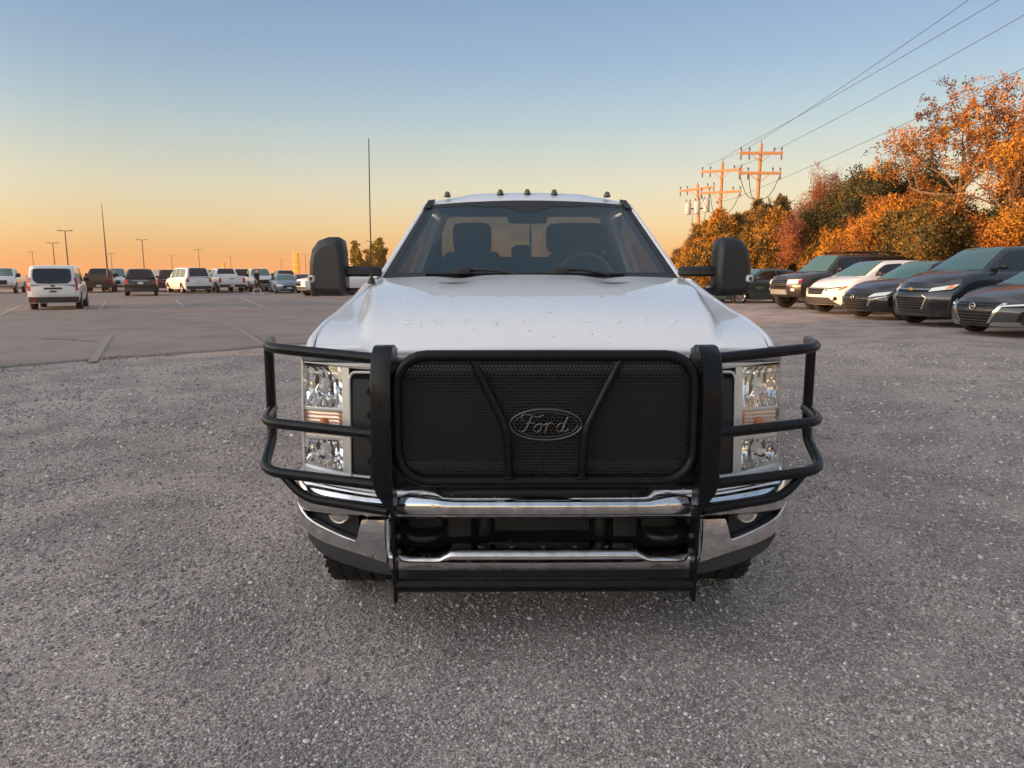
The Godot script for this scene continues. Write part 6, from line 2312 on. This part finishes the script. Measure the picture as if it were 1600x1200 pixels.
	vehicle("red_sedan", "red sedan far back beside the blue-grey sedan", "car", Vector3(-18.2, 0, -63.5), away, grp, sedan_spec("car_red"))

# ---------------------------------------------------------------- the person
func nets(bones: Array, lo: Vector3, hi: Vector3, cell: float, blend: float) -> ArrayMesh:
	var n := Vector3i(((hi - lo) / cell).ceil()) + Vector3i.ONE
	var f := PackedFloat32Array()
	f.resize(n.x * n.y * n.z)
	for k in n.z:
		for j in n.y:
			for i in n.x:
				var p := lo + Vector3(i, j, k) * cell
				var d := 9.0
				for bn in bones:
					var a: Vector3 = bn[0]
					var ab: Vector3 = bn[1] - a
					var t := clampf((p - a).dot(ab) / maxf(ab.length_squared(), 1e-6), 0, 1)
					var e: float = (p - a - ab * t).length() - lerpf(bn[2], bn[3], t)
					var h := clampf(0.5 + 0.5 * (d - e) / blend, 0, 1)
					d = lerpf(d, e, h) - blend * h * (1 - h)
				f[(k * n.y + j) * n.x + i] = d
	var ids := {}
	var verts := PackedVector3Array()
	var b := B.new()
	b.g = 1
	for k in n.z - 1:
		for j in n.y - 1:
			for i in n.x - 1:
				var sum := Vector3.ZERO
				var cnt := 0
				for e in [[0, 0, 0, 1, 0, 0], [0, 1, 0, 1, 1, 0], [0, 0, 1, 1, 0, 1], [0, 1, 1, 1, 1, 1], [0, 0, 0, 0, 1, 0], [1, 0, 0, 1, 1, 0], [0, 0, 1, 0, 1, 1], [1, 0, 1, 1, 1, 1], [0, 0, 0, 0, 0, 1], [1, 0, 0, 1, 0, 1], [0, 1, 0, 0, 1, 1], [1, 1, 0, 1, 1, 1]]:
					var u := f[((k + e[2]) * n.y + j + e[1]) * n.x + i + e[0]]
					var v := f[((k + e[5]) * n.y + j + e[4]) * n.x + i + e[3]]
					if (u < 0) != (v < 0):
						var t := u / (u - v)
						sum += Vector3(i, j, k) + Vector3(lerpf(e[0], e[3], t), lerpf(e[1], e[4], t), lerpf(e[2], e[5], t))
						cnt += 1
				if cnt:
					ids[Vector3i(i, j, k)] = verts.size()
					verts.append(lo + sum / cnt * cell)
	for c in ids:
		for ax in 3:
			var e := Vector3i.ZERO
			e[ax] = 1
			var u := f[(c.z * n.y + c.y) * n.x + c.x]
			var q: Vector3i = c + e
			var v := f[(q.z * n.y + q.y) * n.x + q.x]
			if (u < 0) == (v < 0):
				continue
			var p1 := Vector3i.ZERO
			var p2 := Vector3i.ZERO
			p1[(ax + 1) % 3] = 1
			p2[(ax + 2) % 3] = 1
			if not (ids.has(c - p1) and ids.has(c - p2) and ids.has(c - p1 - p2)):
				continue
			var a: Vector3 = verts[ids[c]]
			var b1: Vector3 = verts[ids[c - p1]]
			var c1: Vector3 = verts[ids[c - p1 - p2]]
			var d1: Vector3 = verts[ids[c - p2]]
			if u < 0:
				b.quad(a, d1, c1, b1)
			else:
				b.quad(a, b1, c1, d1)
	return b.done()

func person() -> void:
	# walking towards the right, in dark T-shirt and shorts; local z is the way they face
	var t := thing("person", "person in black T-shirt and dark shorts walking past the parked cars", "person", Vector3(-17.9, 0, -51.5), 1.25)
	var hipL := Vector3(0.09, 0.92, 0)
	var hipR := Vector3(-0.09, 0.92, 0)
	var kneeL := Vector3(0.10, 0.50, 0.16)
	var kneeR := Vector3(-0.10, 0.49, -0.02)
	var ankL := Vector3(0.10, 0.09, 0.24)
	var ankR := Vector3(-0.10, 0.14, -0.30)
	var shL := Vector3(0.19, 1.44, 0.02)
	var shR := Vector3(-0.19, 1.44, 0.0)
	var elL := Vector3(0.25, 1.15, -0.08)
	var elR := Vector3(-0.25, 1.15, 0.02)
	var wrL := Vector3(0.24, 0.92, -0.02)
	var wrR := Vector3(-0.22, 0.95, 0.16)
	var body := [[Vector3(0, 0.98, 0), Vector3(0, 1.2, 0.01), 0.145, 0.135], [Vector3(0, 1.2, 0.01), Vector3(0, 1.40, 0.01), 0.14, 0.13], [Vector3(-0.1, 1.40, 0), Vector3(0.1, 1.40, 0), 0.1, 0.1], [Vector3(0, 1.44, 0.0), Vector3(0, 1.56, 0.03), 0.06, 0.055],
		[hipL, kneeL, 0.095, 0.06], [kneeL, ankL, 0.062, 0.04], [hipR, kneeR, 0.095, 0.06], [kneeR, ankR, 0.062, 0.04], [ankL, ankL + Vector3(0.01, -0.045, 0.16), 0.042, 0.032], [ankR, ankR + Vector3(-0.01, -0.09, 0.12), 0.042, 0.032],
		[shL, elL, 0.052, 0.042], [elL, wrL, 0.042, 0.028], [shR, elR, 0.052, 0.042], [elR, wrR, 0.042, 0.028],
		[Vector3(0, 1.63, 0.04), Vector3(0, 1.69, 0.03), 0.085, 0.095], [Vector3(0, 1.60, 0.075), Vector3(0, 1.585, 0.085), 0.05, 0.04], [Vector3(0, 1.645, 0.125), Vector3(0, 1.63, 0.14), 0.018, 0.014], [Vector3(0.092, 1.64, 0.03), Vector3(0.097, 1.66, 0.02), 0.015, 0.015], [Vector3(-0.092, 1.64, 0.03), Vector3(-0.097, 1.66, 0.02), 0.015, 0.015]]
	for w in [[wrL, 1.0], [wrR, -1.0]]:   # palm, four fingers, thumb
		var p: Vector3 = w[0]
		body.append([p, p + Vector3(0, -0.07, 0.015), 0.028, 0.032])
		for k in 4:
			var o := Vector3(0, -0.08, -0.03 + k * 0.02)
			body.append([p + o, p + o + Vector3(-0.012 * w[1], -0.065 - 0.01 * (1 if k in [1, 2] else 0), 0.012), 0.0105, 0.0095])
		body.append([p + Vector3(0, -0.03, 0.035), p + Vector3(-0.01 * w[1], -0.085, 0.062), 0.012, 0.01])
	part("body", nets(body, Vector3(-0.34, -0.02, -0.45), Vector3(0.34, 1.82, 0.45), 0.018, 0.025), "skin", t)
	part("shirt", nets([[Vector3(0, 0.93, 0), Vector3(0, 1.2, 0.01), 0.172, 0.16], [Vector3(0, 1.2, 0.01), Vector3(0, 1.40, 0.01), 0.16, 0.15], [Vector3(-0.1, 1.40, 0), Vector3(0.1, 1.40, 0), 0.118, 0.118], [shL, shL.lerp(elL, 0.7), 0.075, 0.075], [shR, shR.lerp(elR, 0.7), 0.075, 0.075]], Vector3(-0.4, 0.72, -0.24), Vector3(0.4, 1.56, 0.24), 0.022, 0.04), "cloth_black", t)
	part("shorts", nets([[hipL, kneeL.lerp(hipL, 0.05), 0.115, 0.098], [hipR, kneeR.lerp(hipR, 0.05), 0.115, 0.098], [Vector3(-0.05, 0.95, 0), Vector3(0.05, 0.95, 0), 0.15, 0.15]], Vector3(-0.3, 0.38, -0.3), Vector3(0.3, 1.12, 0.32), 0.022, 0.03), "cloth_grey", t)
	part("hair", nets([[Vector3(0, 1.70, 0.015), Vector3(0, 1.72, 0.005), 0.098, 0.098], [Vector3(0, 1.64, -0.03), Vector3(0, 1.68, -0.02), 0.07, 0.08]], Vector3(-0.14, 1.52, -0.14), Vector3(0.14, 1.85, 0.16), 0.015, 0.02), "hair", t)
	for s in [-1, 1]:
		var b := B.new()
		b.lathe([[0.0, 0.006], [0.01, 0.003], [0.011, -0.003], [0.0, -0.006]], Transform3D(Basis(Vector3.RIGHT, PI / 2), Vector3(s * 0.034, 1.665, 0.121)), 10)
		part("eye", b, "hair", t)
	var mb := B.new()
	mb.box(Vector3(0, 1.603, 0.126), Vector3(0.045, 0.01, 0.012), Basis.IDENTITY, 0.003)
	part("mouth", mb, "tail_red", t)
	part("shoe", nets([[ankL + Vector3(0, -0.05, -0.03), ankL + Vector3(0.01, -0.055, 0.17), 0.05, 0.042]], ankL - Vector3(0.09, 0.12, 0.14), ankL + Vector3(0.1, 0.06, 0.26), 0.018, 0.02), "shoe", t)
	part("shoe", nets([[ankR + Vector3(0, -0.04, -0.03), ankR + Vector3(-0.01, -0.10, 0.14), 0.05, 0.042]], ankR - Vector3(0.1, 0.17, 0.14), ankR + Vector3(0.1, 0.06, 0.24), 0.018, 0.02), "shoe", t)
